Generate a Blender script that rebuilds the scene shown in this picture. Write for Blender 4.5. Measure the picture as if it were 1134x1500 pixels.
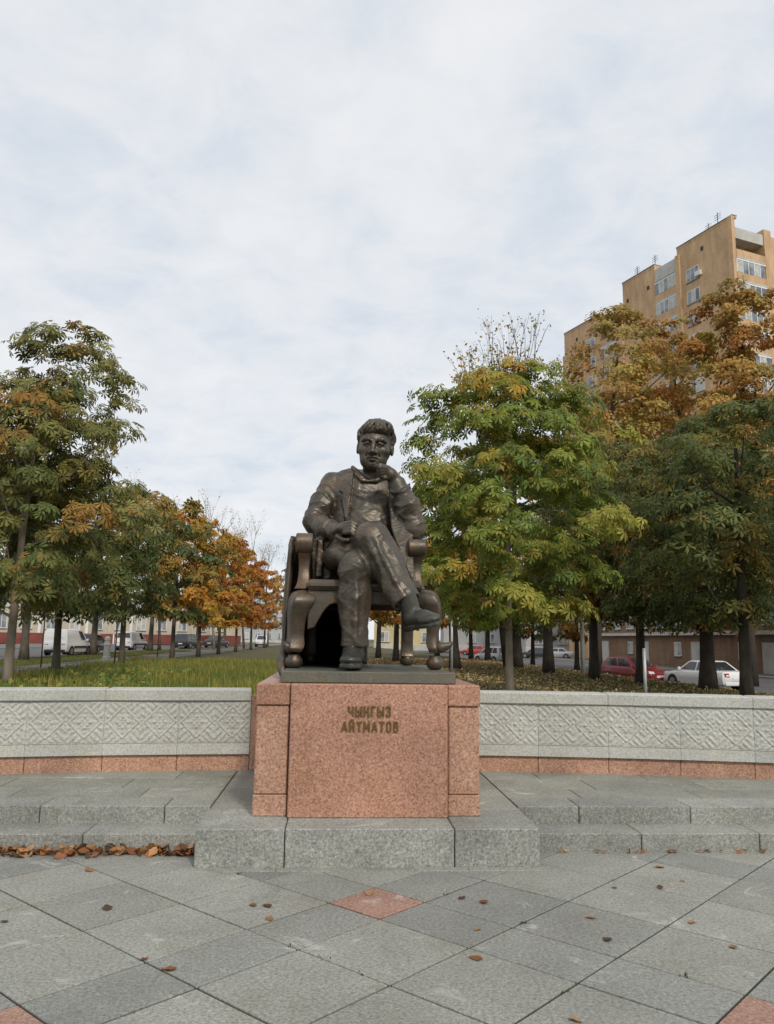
import bpy, bmesh, math, random
import numpy as np
from mathutils import Vector, Matrix

scene = bpy.context.scene
for _o in list(bpy.data.objects):
    bpy.data.objects.remove(_o)
C = scene.collection
PI = math.pi
rad = math.radians

# ------------------------------------------------------------------ camera
HORIZON, ROLL, CAM_H, FOCAL = 936.0, 0.8, 1.52, 1170.0      # in pixels of a 1134 x 1500 picture
pitch = math.atan((HORIZON - 750) / FOCAL)
_fw = np.array([0, math.cos(pitch), math.sin(pitch)])
_u0 = np.array([0, -math.sin(pitch), math.cos(pitch)])
_r0 = np.array([1.0, 0, 0])
_a = rad(ROLL)
_rt = _r0 * math.cos(_a) + _u0 * math.sin(_a)
_up = -_r0 * math.sin(_a) + _u0 * math.cos(_a)
CAM = np.array([0, 0, CAM_H])
cd = bpy.data.cameras.new('camera')
cam = bpy.data.objects.new('camera', cd)
C.objects.link(cam)
cd.sensor_fit = 'VERTICAL'
cd.sensor_height = 32.0
cd.lens = FOCAL / 1500 * 32.0
cd.clip_start = 0.05
cd.clip_end = 3000
cam.matrix_world = Matrix(((_rt[0], _up[0], -_fw[0], CAM[0]), (_rt[1], _up[1], -_fw[1], CAM[1]),
                           (_rt[2], _up[2], -_fw[2], CAM[2]), (0, 0, 0, 1)))
scene.camera = cam

# ------------------------------------------------------------------ sky, sun, exposure
SUN_EL, SUN_AZ = 42.0, 158.0          # azimuth clockwise from +Y: behind the camera, a little to its right
world = bpy.data.worlds.new('World')
scene.world = world
world.use_nodes = True
nt = world.node_tree
nt.nodes.clear()
def wn(t, **kw):
    n = nt.nodes.new(t)
    for k, v in kw.items():
        setattr(n, k, v)
    return n
w_out = wn('ShaderNodeOutputWorld'); w_bg = wn('ShaderNodeBackground')
w_sky = wn('ShaderNodeTexSky', sky_type='NISHITA', sun_disc=False)
w_sky.sun_elevation = rad(SUN_EL); w_sky.sun_rotation = rad(SUN_AZ)
w_geo = wn('ShaderNodeTexCoord')
w_sep = wn('ShaderNodeSeparateXYZ'); nt.links.new(w_geo.outputs['Generated'], w_sep.inputs[0])
def wm(op, a, b=None):
    n = wn('ShaderNodeMath', operation=op)
    for i, v in enumerate((a, b)):
        if v is None: continue
        if hasattr(v, 'type'): nt.links.new(v, n.inputs[i])
        else: n.inputs[i].default_value = v
    return n.outputs[0]
zc = wm('MAXIMUM', w_sep.outputs[2], 0.0)
zd = wm('ADD', zc, 0.22)
w_cmb = wn('ShaderNodeCombineXYZ')
nt.links.new(wm('DIVIDE', w_sep.outputs[0], zd), w_cmb.inputs[0])
nt.links.new(wm('DIVIDE', w_sep.outputs[1], zd), w_cmb.inputs[1])
w_n1 = wn('ShaderNodeTexNoise'); w_n1.inputs['Scale'].default_value = 1.5; w_n1.inputs['Detail'].default_value = 7
w_n1.inputs['Roughness'].default_value = 0.52; w_n1.inputs['Distortion'].default_value = 0.25
w_n2 = wn('ShaderNodeTexNoise'); w_n2.inputs['Scale'].default_value = 6.5; w_n2.inputs['Detail'].default_value = 8
w_n2.inputs['Roughness'].default_value = 0.6; w_n2.inputs['Distortion'].default_value = 0.4
for n in (w_n1, w_n2): nt.links.new(w_cmb.outputs[0], n.inputs['Vector'])
w_sum = wm('ADD', wm('MULTIPLY', w_n1.outputs[0], 0.6), wm('MULTIPLY', w_n2.outputs[0], 0.4))
w_ramp = wn('ShaderNodeValToRGB'); nt.links.new(w_sum, w_ramp.inputs[0])
w_ramp.color_ramp.elements[0].position = 0.39; w_ramp.color_ramp.elements[0].color = (6.3, 6.85, 7.6, 1)
w_ramp.color_ramp.elements[1].position = 0.63; w_ramp.color_ramp.elements[1].color = (8.35, 8.4, 8.55, 1)
_e = w_ramp.color_ramp.elements.new(0.5); _e.color = (7.55, 7.8, 8.15, 1)
w_mix = wn('ShaderNodeMixRGB'); w_mix.inputs[0].default_value = 0.93
nt.links.new(w_sky.outputs[0], w_mix.inputs[1]); nt.links.new(w_ramp.outputs[0], w_mix.inputs[2])
nt.links.new(w_mix.outputs[0], w_bg.inputs[0]); w_bg.inputs[1].default_value = 0.1
nt.links.new(w_bg.outputs[0], w_out.inputs[0])

sd = bpy.data.lights.new('sun', 'SUN'); sun = bpy.data.objects.new('sun', sd); C.objects.link(sun)
sd.energy = 2.0; sd.angle = rad(8); sd.color = (1.0, 0.93, 0.82)
_sv = Vector((math.cos(rad(SUN_EL)) * math.sin(rad(SUN_AZ)), math.cos(rad(SUN_EL)) * math.cos(rad(SUN_AZ)), math.sin(rad(SUN_EL))))
sun.rotation_euler = _sv.to_track_quat('Z', 'Y').to_euler(); sun.location = _sv * 100

scene.view_settings.view_transform = 'Standard'
scene.view_settings.look = 'None'
scene.view_settings.gamma = 1
scene.view_settings.exposure = 0.13
scene.cycles.use_denoising = True
scene.cycles.max_bounces = 6

# ------------------------------------------------------------------ pixel -> place
def ray(px, py):
    return _fw + _rt * ((px - 567) / FOCAL) + _up * ((750 - py) / FOCAL)
def ground_at(px, py, z=0.0):
    d = ray(px, py); t = (z - CAM[2]) / d[2]; return CAM + d * t
def at_depth(px, py, Y):
    d = ray(px, py); return CAM + d * (Y / d[1])

YAW = rad(3.5)
MO = np.array([-0.0854, 5.6714])
EX = np.array([math.cos(YAW), math.sin(YAW)]); EY = np.array([-EX[1], EX[0]])
def m2w(x, y, z=0.0):
    p = MO + EX * x + EY * y
    return (float(p[0]), float(p[1]), float(z))
def J(px, py, ly):                     # pixel on the monument's own plane y = ly
    d = ray(px, py); n = np.array([EY[0], EY[1], 0])
    t = (n @ np.array([MO[0], MO[1], 0]) + ly - n @ CAM) / (n @ d)
    P = CAM + d * t; q = P[:2] - MO
    return np.array([q @ EX, ly, P[2]])

# ------------------------------------------------------------------ objects
def tag(o, label=None, cat=None, group=None, kind=None):
    if label: o['label'] = label
    if cat: o['category'] = cat
    if group: o['group'] = group
    if kind: o['kind'] = kind
    return o
def thing(name, label, cat, loc=(0, 0, 0), rz=0.0, group=None):
    o = bpy.data.objects.new(name, None); C.objects.link(o)
    o.location = loc; o.rotation_euler = (0, 0, rz); o.empty_display_size = 0.2
    return tag(o, label, cat, group)
def link_mesh(name, me, mat=None, parent=None, loc=None, rz=None):
    o = bpy.data.objects.new(name, me); C.objects.link(o)
    if mat is not None and not me.materials: me.materials.append(mat)
    if parent is not None: o.parent = parent
    if loc is not None: o.location = loc
    if rz is not None: o.rotation_euler = (0, 0, rz)
    return o
def np_mesh(name, V, F, smooth=False):
    V = np.asarray(V, dtype=np.float32); F = np.asarray(F, dtype=np.int32)
    me = bpy.data.meshes.new(name)
    n, k = F.shape
    me.vertices.add(len(V)); me.vertices.foreach_set('co', V.ravel())
    me.loops.add(n * k); me.loops.foreach_set('vertex_index', F.ravel())
    me.polygons.add(n); me.polygons.foreach_set('loop_start', np.arange(0, n * k, k, dtype=np.int32))
    me.update(calc_edges=True)
    if smooth: me.shade_smooth()
    return me
class MB:
    def __init__(s): s.v = []; s.f = []
    def add(s, V, F):
        b = len(s.v); s.v += [tuple(float(c) for c in p) for p in V]; s.f += [tuple(i + b for i in f) for f in F]; return s
    def box(s, x0, x1, y0, y1, z0, z1, c=0.0, M=None):
        if c <= 0:
            V = [(x, y, z) for z in (z0, z1) for y in (y0, y1) for x in (x0, x1)]
            F = [(0, 2, 3, 1), (4, 5, 7, 6), (0, 1, 5, 4), (2, 6, 7, 3), (0, 4, 6, 2), (1, 3, 7, 5)]
        else:
            V, F = chamfer_box(x0, x1, y0, y1, z0, z1, c)
        if M is not None: V = [tuple(M @ Vector(p)) for p in V]
        return s.add(V, F)
    def loft(s, rings, cap=True, closed=True):
        V = [p for r in rings for p in r]; n = len(rings[0]); F = []
        for i in range(len(rings) - 1):
            for j in range(n if closed else n - 1):
                k = (j + 1) % n
                F.append((i * n + j, i * n + k, (i + 1) * n + k, (i + 1) * n + j))
        if cap:
            F.append(tuple(reversed(range(n)))); F.append(tuple((len(rings) - 1) * n + j for j in range(n)))
        return s.add(V, F)
    def tube(s, pts, radii, n=8):
        pts = [Vector(p) for p in pts]; rings = []
        for i, p in enumerate(pts):
            t = (pts[min(i + 1, len(pts) - 1)] - pts[max(i - 1, 0)]).normalized()
            a = t.cross(Vector((0.31, 0.95, 0.1))).normalized(); b = t.cross(a)
            r = radii[i] if hasattr(radii, '__len__') else radii
            rings.append([tuple(p + (a * math.cos(2 * PI * k / n) + b * math.sin(2 * PI * k / n)) * r) for k in range(n)])
        return s.loft(rings)
    def lathe(s, prof, n=16, cx=0, cy=0, M=None):
        rings = [[(cx + r * math.cos(2 * PI * k / n), cy + r * math.sin(2 * PI * k / n), z) for k in range(n)] for r, z in prof]
        if M is not None: rings = [[tuple(M @ Vector(p)) for p in r] for r in rings]
        return s.loft(rings)
    def prism(s, poly, axis, a, b):          # poly in the two other axes
        def mk(p, q):
            return {'x': (q, p[0], p[1]), 'y': (p[0], q, p[1]), 'z': (p[0], p[1], q)}[axis]
        n = len(poly)
        V = [mk(p, a) for p in poly] + [mk(p, b) for p in poly]
        F = [tuple(range(n)), tuple(reversed(range(n, 2 * n)))] + [(i, i + n, (i + 1) % n + n, (i + 1) % n) for i in range(n)]
        return s.add(V, F)
    def mesh(s, name, smooth=False):
        me = bpy.data.meshes.new(name); me.from_pydata(s.v, [], s.f); me.update()
        bm = bmesh.new(); bm.from_mesh(me); bmesh.ops.recalc_face_normals(bm, faces=bm.faces); bm.to_mesh(me); bm.free()
        if smooth: me.shade_smooth()
        return me
    def build(s, name, mat, parent=None, smooth=False, off=None, bevel=0.0, seg=2, loc=None, rz=None, auto=None):
        if off is not None: s.v = [(p[0] - off[0], p[1] - off[1], p[2] - off[2]) for p in s.v]
        o = link_mesh(name, s.mesh(name, smooth), mat, parent, loc, rz)
        if bevel > 0:
            m = o.modifiers.new('bevel', 'BEVEL'); m.width = bevel; m.segments = seg; m.limit_method = 'ANGLE'; m.angle_limit = rad(35)
        return o
def chamfer_box(x0, x1, y0, y1, z0, z1, c):
    lo = (x0, y0, z0); hi = (x1, y1, z1); V = []; idx = {}
    for cx in (0, 1):
        for cy in (0, 1):
            for cz in (0, 1):
                s = (cx, cy, cz)
                for ax in range(3):
                    p = []
                    for k in range(3):
                        e = hi[k] if s[k] else lo[k]
                        p.append(e if k == ax else e + (-c if s[k] else c))
                    idx[(s, ax)] = len(V); V.append(tuple(p))
    F = []
    for ax in range(3):
        o1, o2 = [k for k in range(3) if k != ax]
        for sd_ in (0, 1):
            q = []
            for a, b in ((0, 0), (1, 0), (1, 1), (0, 1)):
                s = [0, 0, 0]; s[ax] = sd_; s[o1] = a; s[o2] = b; q.append(idx[(tuple(s), ax)])
            F.append(tuple(q))
        for a in (0, 1):
            for b in (0, 1):
                s0 = [0, 0, 0]; s0[o1] = a; s0[o2] = b; s1 = list(s0); s1[ax] = 1
                F.append((idx[(tuple(s0), o1)], idx[(tuple(s1), o1)], idx[(tuple(s1), o2)], idx[(tuple(s0), o2)]))
    for cx in (0, 1):
        for cy in (0, 1):
            for cz in (0, 1):
                F.append(tuple(idx[((cx, cy, cz), k)] for k in range(3)))
    return V, F

# ------------------------------------------------------------------ materials
class Mat:
    def __init__(s, name, rough=0.8, metal=0.0, spec=0.4):
        s.m = bpy.data.materials.new(name); s.m.use_nodes = True
        s.t = s.m.node_tree; s.n = s.t.nodes; s.b = s.n['Principled BSDF']
        s.b.inputs['Roughness'].default_value = rough; s.b.inputs['Metallic'].default_value = metal
        s.b.inputs['Specular IOR Level'].default_value = spec
        s._tc = None
    def node(s, t, **kw):
        n = s.n.new(t)
        for k, v in kw.items(): setattr(n, k, v)
        return n
    def link(s, a, b): s.t.links.new(a, b)
    def coord(s, which='Object'):
        if s._tc is None: s._tc = s.node('ShaderNodeTexCoord')
        return s._tc.outputs[which]
    def noise(s, scale, detail=3, rough=0.55, coord=None, dist=0.0, stretch=None):
        n = s.node('ShaderNodeTexNoise'); n.inputs['Scale'].default_value = scale; n.inputs['Detail'].default_value = detail
        n.inputs['Roughness'].default_value = rough; n.inputs['Distortion'].default_value = dist
        src = coord if coord is not None else s.coord()
        if stretch:
            mp = s.node('ShaderNodeMapping'); mp.inputs['Scale'].default_value = stretch; s.link(src, mp.inputs['Vector']); src = mp.outputs[0]
        s.link(src, n.inputs['Vector']); return n.outputs[0]
    def voronoi(s, scale, coord=None):
        n = s.node('ShaderNodeTexVoronoi'); n.inputs['Scale'].default_value = scale
        s.link(coord if coord is not None else s.coord(), n.inputs['Vector']); return n
    def ramp(s, fac, stops):
        n = s.node('ShaderNodeValToRGB'); s.link(fac, n.inputs[0]); e = n.color_ramp.elements
        while len(e) < len(stops): e.new(0.5)
        for el, (p, c) in zip(e, stops):
            el.position = p; el.color = (c, c, c, 1) if not hasattr(c, '__len__') else tuple(c) + (1,)
        return n.outputs[0]
    def mix(s, fac, a, b, mode='MIX'):
        n = s.node('ShaderNodeMixRGB', blend_type=mode)
        for i, v in enumerate((fac, a, b)):
            if hasattr(v, 'type') and not hasattr(v, '__len__'): s.link(v, n.inputs[i])
            elif hasattr(v, 'is_linked'): s.link(v, n.inputs[i])
            elif i == 0: n.inputs[0].default_value = v
            else: n.inputs[i].default_value = tuple(v) + (1,) if hasattr(v, '__len__') else (v, v, v, 1)
        return n.outputs[0]
    def base(s, c):
        if hasattr(c, 'is_linked'): s.link(c, s.b.inputs['Base Color'])
        else: s.b.inputs['Base Color'].default_value = tuple(c) + (1,)
        return s
    def rough(s, o): s.link(o, s.b.inputs['Roughness']); return s
    def bump(s, h, strength=0.3, dist=0.01):
        n = s.node('ShaderNodeBump'); n.inputs['Strength'].default_value = strength; n.inputs['Distance'].default_value = dist
        s.link(h, n.inputs['Height']); s.link(n.outputs[0], s.b.inputs['Normal']); return s
    def rnd(s):
        return s.node('ShaderNodeObjectInfo').outputs['Random']
    def world_pos(s):
        return s.node('ShaderNodeNewGeometry').outputs['Position']
def plain(name, c, rough=0.7, metal=0.0, var=0.12, scale=6.0, spec=0.4):
    m = Mat(name, rough, metal, spec)
    n = m.noise(scale, 4)
    m.base(m.mix(1.0, c, m.ramp(n, [(0.3, 1 - var), (0.7, 1 + var)]), 'MULTIPLY'))
    return m.m
def granite(name, dark, mid, light, grain=150.0, tint=0.12, stain=0.25, warm=(0.8, 0.75, 0.62), rough=0.75, blot=0.0):
    m = Mat(name, rough)
    P = m.world_pos()
    v = m.voronoi(grain, P)
    sep = m.node('ShaderNodeSeparateColor'); m.link(v.outputs['Color'], sep.inputs[0])
    sp = m.ramp(sep.outputs[0], [(0.0, dark), (0.3, mid), (0.75, mid), (1.0, light)])
    n2 = m.noise(55, 4, 0.7, P)
    sp = m.mix(0.5, sp, m.ramp(n2, [(0.36, dark), (0.5, mid), (0.64, light)]))
    big = m.ramp(m.noise(1.6, 5, 0.6, P), [(0.3, 1 - stain), (0.7, 1 + stain * 0.5)])
    sp = m.mix(1.0, sp, big, 'MULTIPLY')
    st = m.ramp(m.noise(2.7, 6, 0.65, P, 0.6), [(0.52, 0.0), (0.72, 0.6)])
    sp = m.mix(st, sp, m.mix(1.0, sp, warm, 'MULTIPLY'))
    if blot:
        sp = m.mix(m.ramp(m.noise(3.1, 5, 0.7, P, 0.8), [(0.60, 0.0), (0.72, blot)]), sp, (0.54, 0.53, 0.48))
        sp = m.mix(m.ramp(m.noise(1.9, 6, 0.7, P, 1.2), [(0.57, 0.0), (0.76, blot)]), sp, (0.12, 0.112, 0.085))
    r = m.ramp(m.rnd(), [(0.0, 1 - tint), (1.0, 1 + tint)])
    sp = m.mix(1.0, sp, r, 'MULTIPLY')
    m.base(sp); m.bump(n2, 0.25, 0.004)
    return m.m
M_TILE = granite('granite_paving', (0.115, 0.117, 0.103), (0.262, 0.264, 0.235), (0.40, 0.397, 0.36), 170, 0.10, 0.16, (0.88, 0.82, 0.68), blot=0.62)
M_TILE_D = granite('granite_paving_dark', (0.10, 0.102, 0.093), (0.222, 0.225, 0.205), (0.35, 0.35, 0.32), 170, 0.12, 0.16, (0.9, 0.85, 0.75), blot=0.62)
M_TILE_P = granite('granite_paving_pink', (0.15, 0.09, 0.07), (0.325, 0.182, 0.135), (0.46, 0.33, 0.27), 150, 0.08, 0.15, blot=0.62)
M_STEP = granite('granite_step', (0.115, 0.12, 0.107), (0.275, 0.278, 0.25), (0.46, 0.455, 0.415), 130, 0.10, 0.22, (0.9, 0.85, 0.72), blot=0.62)
M_STEP_D = granite('granite_step_damp', (0.10, 0.105, 0.096), (0.24, 0.243, 0.22), (0.42, 0.415, 0.38), 130, 0.12, 0.25)
M_TERR = granite('granite_terrace', (0.13, 0.132, 0.112), (0.27, 0.27, 0.232), (0.40, 0.395, 0.345), 150, 0.1, 0.22, (0.88, 0.8, 0.62), blot=0.62)
M_WALL = granite('granite_wall', (0.26, 0.265, 0.24), (0.465, 0.468, 0.43), (0.60, 0.60, 0.56), 140, 0.06, 0.12, (0.95, 0.9, 0.8))
M_PINK = granite('pink_granite', (0.13, 0.065, 0.046), (0.425, 0.212, 0.14), (0.57, 0.38, 0.285), 120, 0.05, 0.26, (0.97, 0.95, 0.80), 0.42)
M_PINK_R = granite('pink_granite_rough', (0.16, 0.09, 0.065), (0.45, 0.245, 0.165), (0.60, 0.43, 0.33), 95, 0.06, 0.3, (0.95, 0.95, 0.82), 0.9)
M_BASE = granite('granite_base', (0.11, 0.116, 0.106), (0.27, 0.275, 0.25), (0.47, 0.468, 0.43), 110, 0.09, 0.26, (0.9, 0.87, 0.8), blot=0.62)
M_DIRT = plain('joint_dirt', (0.030, 0.028, 0.022), 0.95, scale=20)

def bronze(name, a, b, c, rough=0.36):
    m = Mat(name, rough, 0.5, 0.6)
    P = m.coord()
    n = m.noise(3.0, 6, 0.6, P, 0.5)
    streak = m.noise(9.0, 5, 0.6, P, 0.3, (1, 1, 0.22))
    col = m.ramp(n, [(0.32, a), (0.52, b), (0.70, c)])
    col = m.mix(m.ramp(streak, [(0.45, 0.0), (0.75, 0.55)]), col, (0.125, 0.118, 0.092))
    fine = m.noise(60, 4, 0.65, P)
    col = m.mix(1.0, col, m.ramp(fine, [(0.3, 0.8), (0.7, 1.2)]), 'MULTIPLY')
    m.base(col)
    m.rough(m.ramp(streak, [(0.3, rough - 0.06), (0.7, rough + 0.2)]))
    m.bump(m.mix(0.5, fine, m.noise(17, 5, 0.6, P)), 0.35, 0.012)
    return m.m
M_BRZ = bronze('bronze_brown', (0.055, 0.045, 0.034), (0.09, 0.07, 0.05), (0.16, 0.088, 0.05))
M_BRZ_C = bronze('bronze_cloth', (0.062, 0.055, 0.043), (0.092, 0.074, 0.055), (0.15, 0.09, 0.055))
M_BRZ_S = bronze('bronze_shoe', (0.05, 0.052, 0.046), (0.07, 0.068, 0.057), (0.10, 0.08, 0.06))
M_BRZ_P = bronze('bronze_plinth', (0.10, 0.11, 0.088), (0.14, 0.14, 0.11), (0.17, 0.145, 0.10), 0.55)
M_BRASS = plain('brass_letter', (0.17, 0.105, 0.035), 0.45, 0.6, 0.25, 40)

# ================================================================== SETTING: terrain, roads
rng = np.random.default_rng(7)
random.seed(7)
def sstep(a, b, x):
    t = np.clip((np.asarray(x, float) - a) / (b - a), 0, 1); return t * t * (3 - 2 * t)
def terrain(X, Y):
    X = np.asarray(X, float); Y = np.asarray(Y, float)
    z = 0.06 - 0.9 * sstep(13, 18.4, X + 0.1 * Y)      # the lawn drops to the street on the right
    near = sstep(9.5, 7.2, Y)                   # the plaza and the terrace stand on a flat bed
    return z * (1 - near) + (-0.05) * near
def tz(x, y): return float(terrain(x, y))
RD = -0.066                                     # the street runs along (RD, 1)

mg = Mat('lawn_soil', 0.95)
Pw = mg.world_pos()
g1 = mg.ramp(mg.noise(0.35, 6, 0.65, Pw), [(0.36, (0.05, 0.07, 0.02)), (0.5, (0.085, 0.085, 0.03)), (0.66, (0.12, 0.095, 0.04))])
g2 = mg.ramp(mg.noise(14, 5, 0.7, Pw), [(0.35, (0.04, 0.04, 0.018)), (0.65, (0.13, 0.10, 0.045))])
mg.base(mg.mix(0.45, g1, g2)); mg.bump(mg.noise(9, 5, 0.7, Pw), 0.6, 0.08)
M_LAWN = mg.m
def sheet(name, xs, ys, zoff, mat, zf=terrain, kind='structure', shear=0.0):
    XX, YY = np.meshgrid(xs, ys); XX = XX + shear * YY
    ZZ = zf(XX, YY) + zoff
    V = np.stack([XX, YY, ZZ], -1).reshape(-1, 3); nx = len(xs); ny = len(ys)
    i, j = np.meshgrid(np.arange(nx - 1), np.arange(ny - 1)); a = (j * nx + i).ravel()
    F = np.stack([a, a + 1, a + 1 + nx, a + nx], -1)
    o = link_mesh(name, np_mesh(name, V, F, True), mat)
    return tag(o, kind=kind)
gx = np.concatenate([np.linspace(-1500, -90, 14), np.linspace(-85, 85, 120), np.linspace(90, 1500, 14)])
gy = np.concatenate([np.linspace(-300, -12, 8), np.linspace(-10, 110, 130), np.linspace(115, 260, 20), np.linspace(280, 2500, 14)])
sheet('ground', gx, gy, 0.0, M_LAWN)

def asphalt(name, c, patch=0.2):
    m = Mat(name, 0.9); P = m.world_pos()
    n = m.noise(0.5, 6, 0.6, P); f = m.noise(60, 3, 0.7, P)
    col = m.mix(1.0, c, m.ramp(n, [(0.3, 1 - patch), (0.7, 1 + patch)]), 'MULTIPLY')
    m.base(m.mix(1.0, col, m.ramp(f, [(0.3, 0.75), (0.7, 1.25)]), 'MULTIPLY')); m.bump(f, 0.3, 0.01)
    return m.m
M_ASPH = asphalt('asphalt', (0.105, 0.105, 0.108))
M_PATH = asphalt('footpath_asphalt', (0.15, 0.142, 0.13))
M_KERB = plain('kerb_concrete', (0.30, 0.29, 0.27), 0.9, scale=9)
M_WHITEPAINT = plain('road_paint', (0.62, 0.62, 0.60), 0.8, scale=12)
ysr = np.concatenate([np.linspace(8, 120, 60), np.linspace(130, 420, 20)])
sheet('footpath', np.linspace(-13.5, -10.7, 4), ysr, 0.012, M_PATH, shear=RD)
sheet('road', np.linspace(-31.0, -18.0, 6), ysr, 0.016, M_ASPH, shear=RD)
sheet('pavement', np.linspace(-44.0, -31.2, 6), ysr, 0.10, M_PATH, shear=RD)
def kerb(name, x0, slope, ya, yb, z0=-0.05, z1=0.13, w=0.16):
    mb = MB(); ys = np.linspace(ya, yb, 40); rings = []
    for y in ys:
        x = x0 + slope * y; b = tz(x, y)
        rings.append([(x, y, b + z0), (x + w, y, b + z0), (x + w, y, b + z1), (x, y, b + z1)])
    mb.loft(rings); o = mb.build(name, M_KERB); return tag(o, kind='structure')
kerb('kerb', -18.0, RD, 8, 420); kerb('kerb', -31.2, RD, 8, 420); kerb('kerb', -10.7, RD, 8, 200, z1=0.05, w=0.1); kerb('kerb', -13.6, RD, 8, 200, z1=0.05, w=0.1)
# the boulevard's other carriageway, beyond the right-hand lawn
RD2 = -0.10
ys2 = np.concatenate([np.linspace(0, 130, 60), np.linspace(140, 420, 20)])
sheet('road', np.linspace(18.7, 32.0, 6), ys2, 0.016, M_ASPH, shear=RD2)
sheet('pavement', np.linspace(32.2, 36.0, 4), ys2, 0.12, M_PATH, shear=RD2)
kerb('kerb', 18.5, RD2, 0, 420); kerb('kerb', 32.0, RD2, 0, 420)

# ------------------------------------------------------------------ plaza paving, laid on the diagonal
plaza = MB().box(-9, 9, -9, 2.2, -0.3, -0.007).build('plaza_paving', M_DIRT, loc=m2w(0, 0), rz=YAW)
tag(plaza, kind='structure')
TG = 0.0062
tile_mesh = {}
def get_tile(w, h, mat, key):
    k = (round(w, 3), round(h, 3), key)
    if k not in tile_mesh:
        me = MB().box(-w / 2 + TG, w / 2 - TG, -h / 2 + TG, h / 2 - TG, -0.03, 0.0, 0.0025).mesh('paving_tile')
        me.materials.append(mat); tile_mesh[k] = me
    return tile_mesh[k]
br = [0.0, 0.4, 1.0, 1.6]                        # one period: pink crossing 0.4, then three slabs of 0.6
def spans(n0, n1):
    out = []
    for p in range(n0, n1):
        for k, b in enumerate(br):
            out.append((p * 2.2 + b, 0.4 if k == 0 else 0.6, k == 0))
    return out
ang = rad(45)
UO = np.array([0.015, -0.99])                    # lowest corner of the pink slab by the step, monument frame
du = np.array([math.cos(ang), math.sin(ang)]); dv = np.array([-du[1], du[0]])
n_tiles = 0
for (u, wu, bu) in spans(-4, 2):
    for (v, wv, bv) in spans(-4, 2):
        c = UO + du * (u + wu / 2) + dv * (v + wv / 2)
        if not (-5.6 < c[0] < 5.6 and -5.3 < c[1] < 0.85): continue
        if abs(c[0]) > 2.2 + 0.62 * (c[1] + 5.67): continue
        if abs(c[0]) < 0.8 and c[1] > 0.3: continue
        key = 'pink' if (bu and bv) else ('dark' if (bu or bv) else 'grey')
        if key == 'grey' and random.random() < 0.06: key = 'dark'
        me = get_tile(wu, wv, {'pink': M_TILE_P, 'dark': M_TILE_D, 'grey': M_TILE}[key], key)
        o = link_mesh('paving_tile', me, None, plaza, (float(c[0]), float(c[1]), random.uniform(-0.0015, 0.0015)), ang)
        o.rotation_euler = (random.uniform(-.0015, .0015), random.uniform(-.0015, .0015), ang)
        n_tiles += 1

# ------------------------------------------------------------------ steps and terrace
def stone(parent, name, x0, x1, y0, y1, z0, z1, mat, c=0.006, off=(0, 0, 0)):
    cx, cy = (x0 + x1) / 2, (y0 + y1) / 2
    me = MB().box(x0 - cx + .0035, x1 - cx - .0035, y0 - cy + .0015, y1 - cy - .0015, z0, z1, c).mesh(name); me.materials.append(mat)
    return link_mesh(name, me, None, parent, (cx - off[0], cy - off[1], -off[2]))
def step_flight(side, label, low, up):
    t = thing('granite_steps', label, 'steps', m2w(0, 0), YAW, 'granite steps either side of the monument')
    for k in range(len(low) - 1):
        a, b = sorted((low[k], low[k + 1]))
        stone(t, 'step_block', a, b, 0.41, 0.76, -0.2, 0.125, M_STEP_D if (k * 7 + (side > 0) * 3) % 5 in (3,) else M_STEP)
    for k in range(len(up) - 1):
        a, b = sorted((up[k], up[k + 1]))
        stone(t, 'step_block', a, b, 0.73, 1.07, 0.0 if k else 0.002, 0.252, M_STEP_D if (k + (side > 0)) % 3 == 2 else M_STEP)
    rows = [(1.074, 1.48), (1.484, 1.95), (1.954, 2.6)]
    for r, (y0, y1) in enumerate(rows):
        x = 1.176; k = 0
        while x < 5.4:
            w = (0.62, 0.86, 0.5)[r] if k == 0 else 1.02
            xa, xb = side * x, side * (x + w); a, b = min(xa, xb), max(xa, xb)
            stone(t, 'terrace_slab', a, b, y0, y1, 0.05, 0.249 + random.uniform(-.001, .002), M_TERR, 0.003)
            x += w; k += 1
    return t
step_flight(-1, 'two granite steps edged with a drift of dead leaves, with a paved terrace above',
            [-1.176, -2.02, -2.92, -3.84, -4.74, -5.6], [-1.176, -1.52, -2.44, -3.36, -4.3, -5.3])
step_flight(1, 'two granite steps and terrace below the carved wall that runs past the parked cars',
            [1.176, 2.03, 2.93, 3.83, 4.7, 5.6], [1.176, 1.66, 2.55, 3.45, 4.35, 5.3])
base = thing('monument_base', 'low grey granite block on the paving under the pink pedestal', 'base', m2w(0, 0), YAW)
xs = [-1.17, -0.572, 0.578, 1.17]
for i in range(3):
    stone(base, 'base_block', xs[i], xs[i + 1], 0.0, 0.62, -0.1, 0.25, M_BASE, 0.007)
for x0, x1 in ((-1.17, -0.5), (0.5, 1.17)):
    for y0, y1 in ((0.624, 1.45), (1.454, 2.7)):
        stone(base, 'base_slab', x0, x1, y0, y1, 0.0, 0.25, M_TERR, 0.003)
xe = [-1.19, -0.62, -0.02, 0.3, 0.66, 1.19]
for i in range(5):
    stone(base, 'edging_slab', xe[i], xe[i + 1], -0.088, -0.004, -0.03, 0.0045, M_TILE, 0.002)

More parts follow.
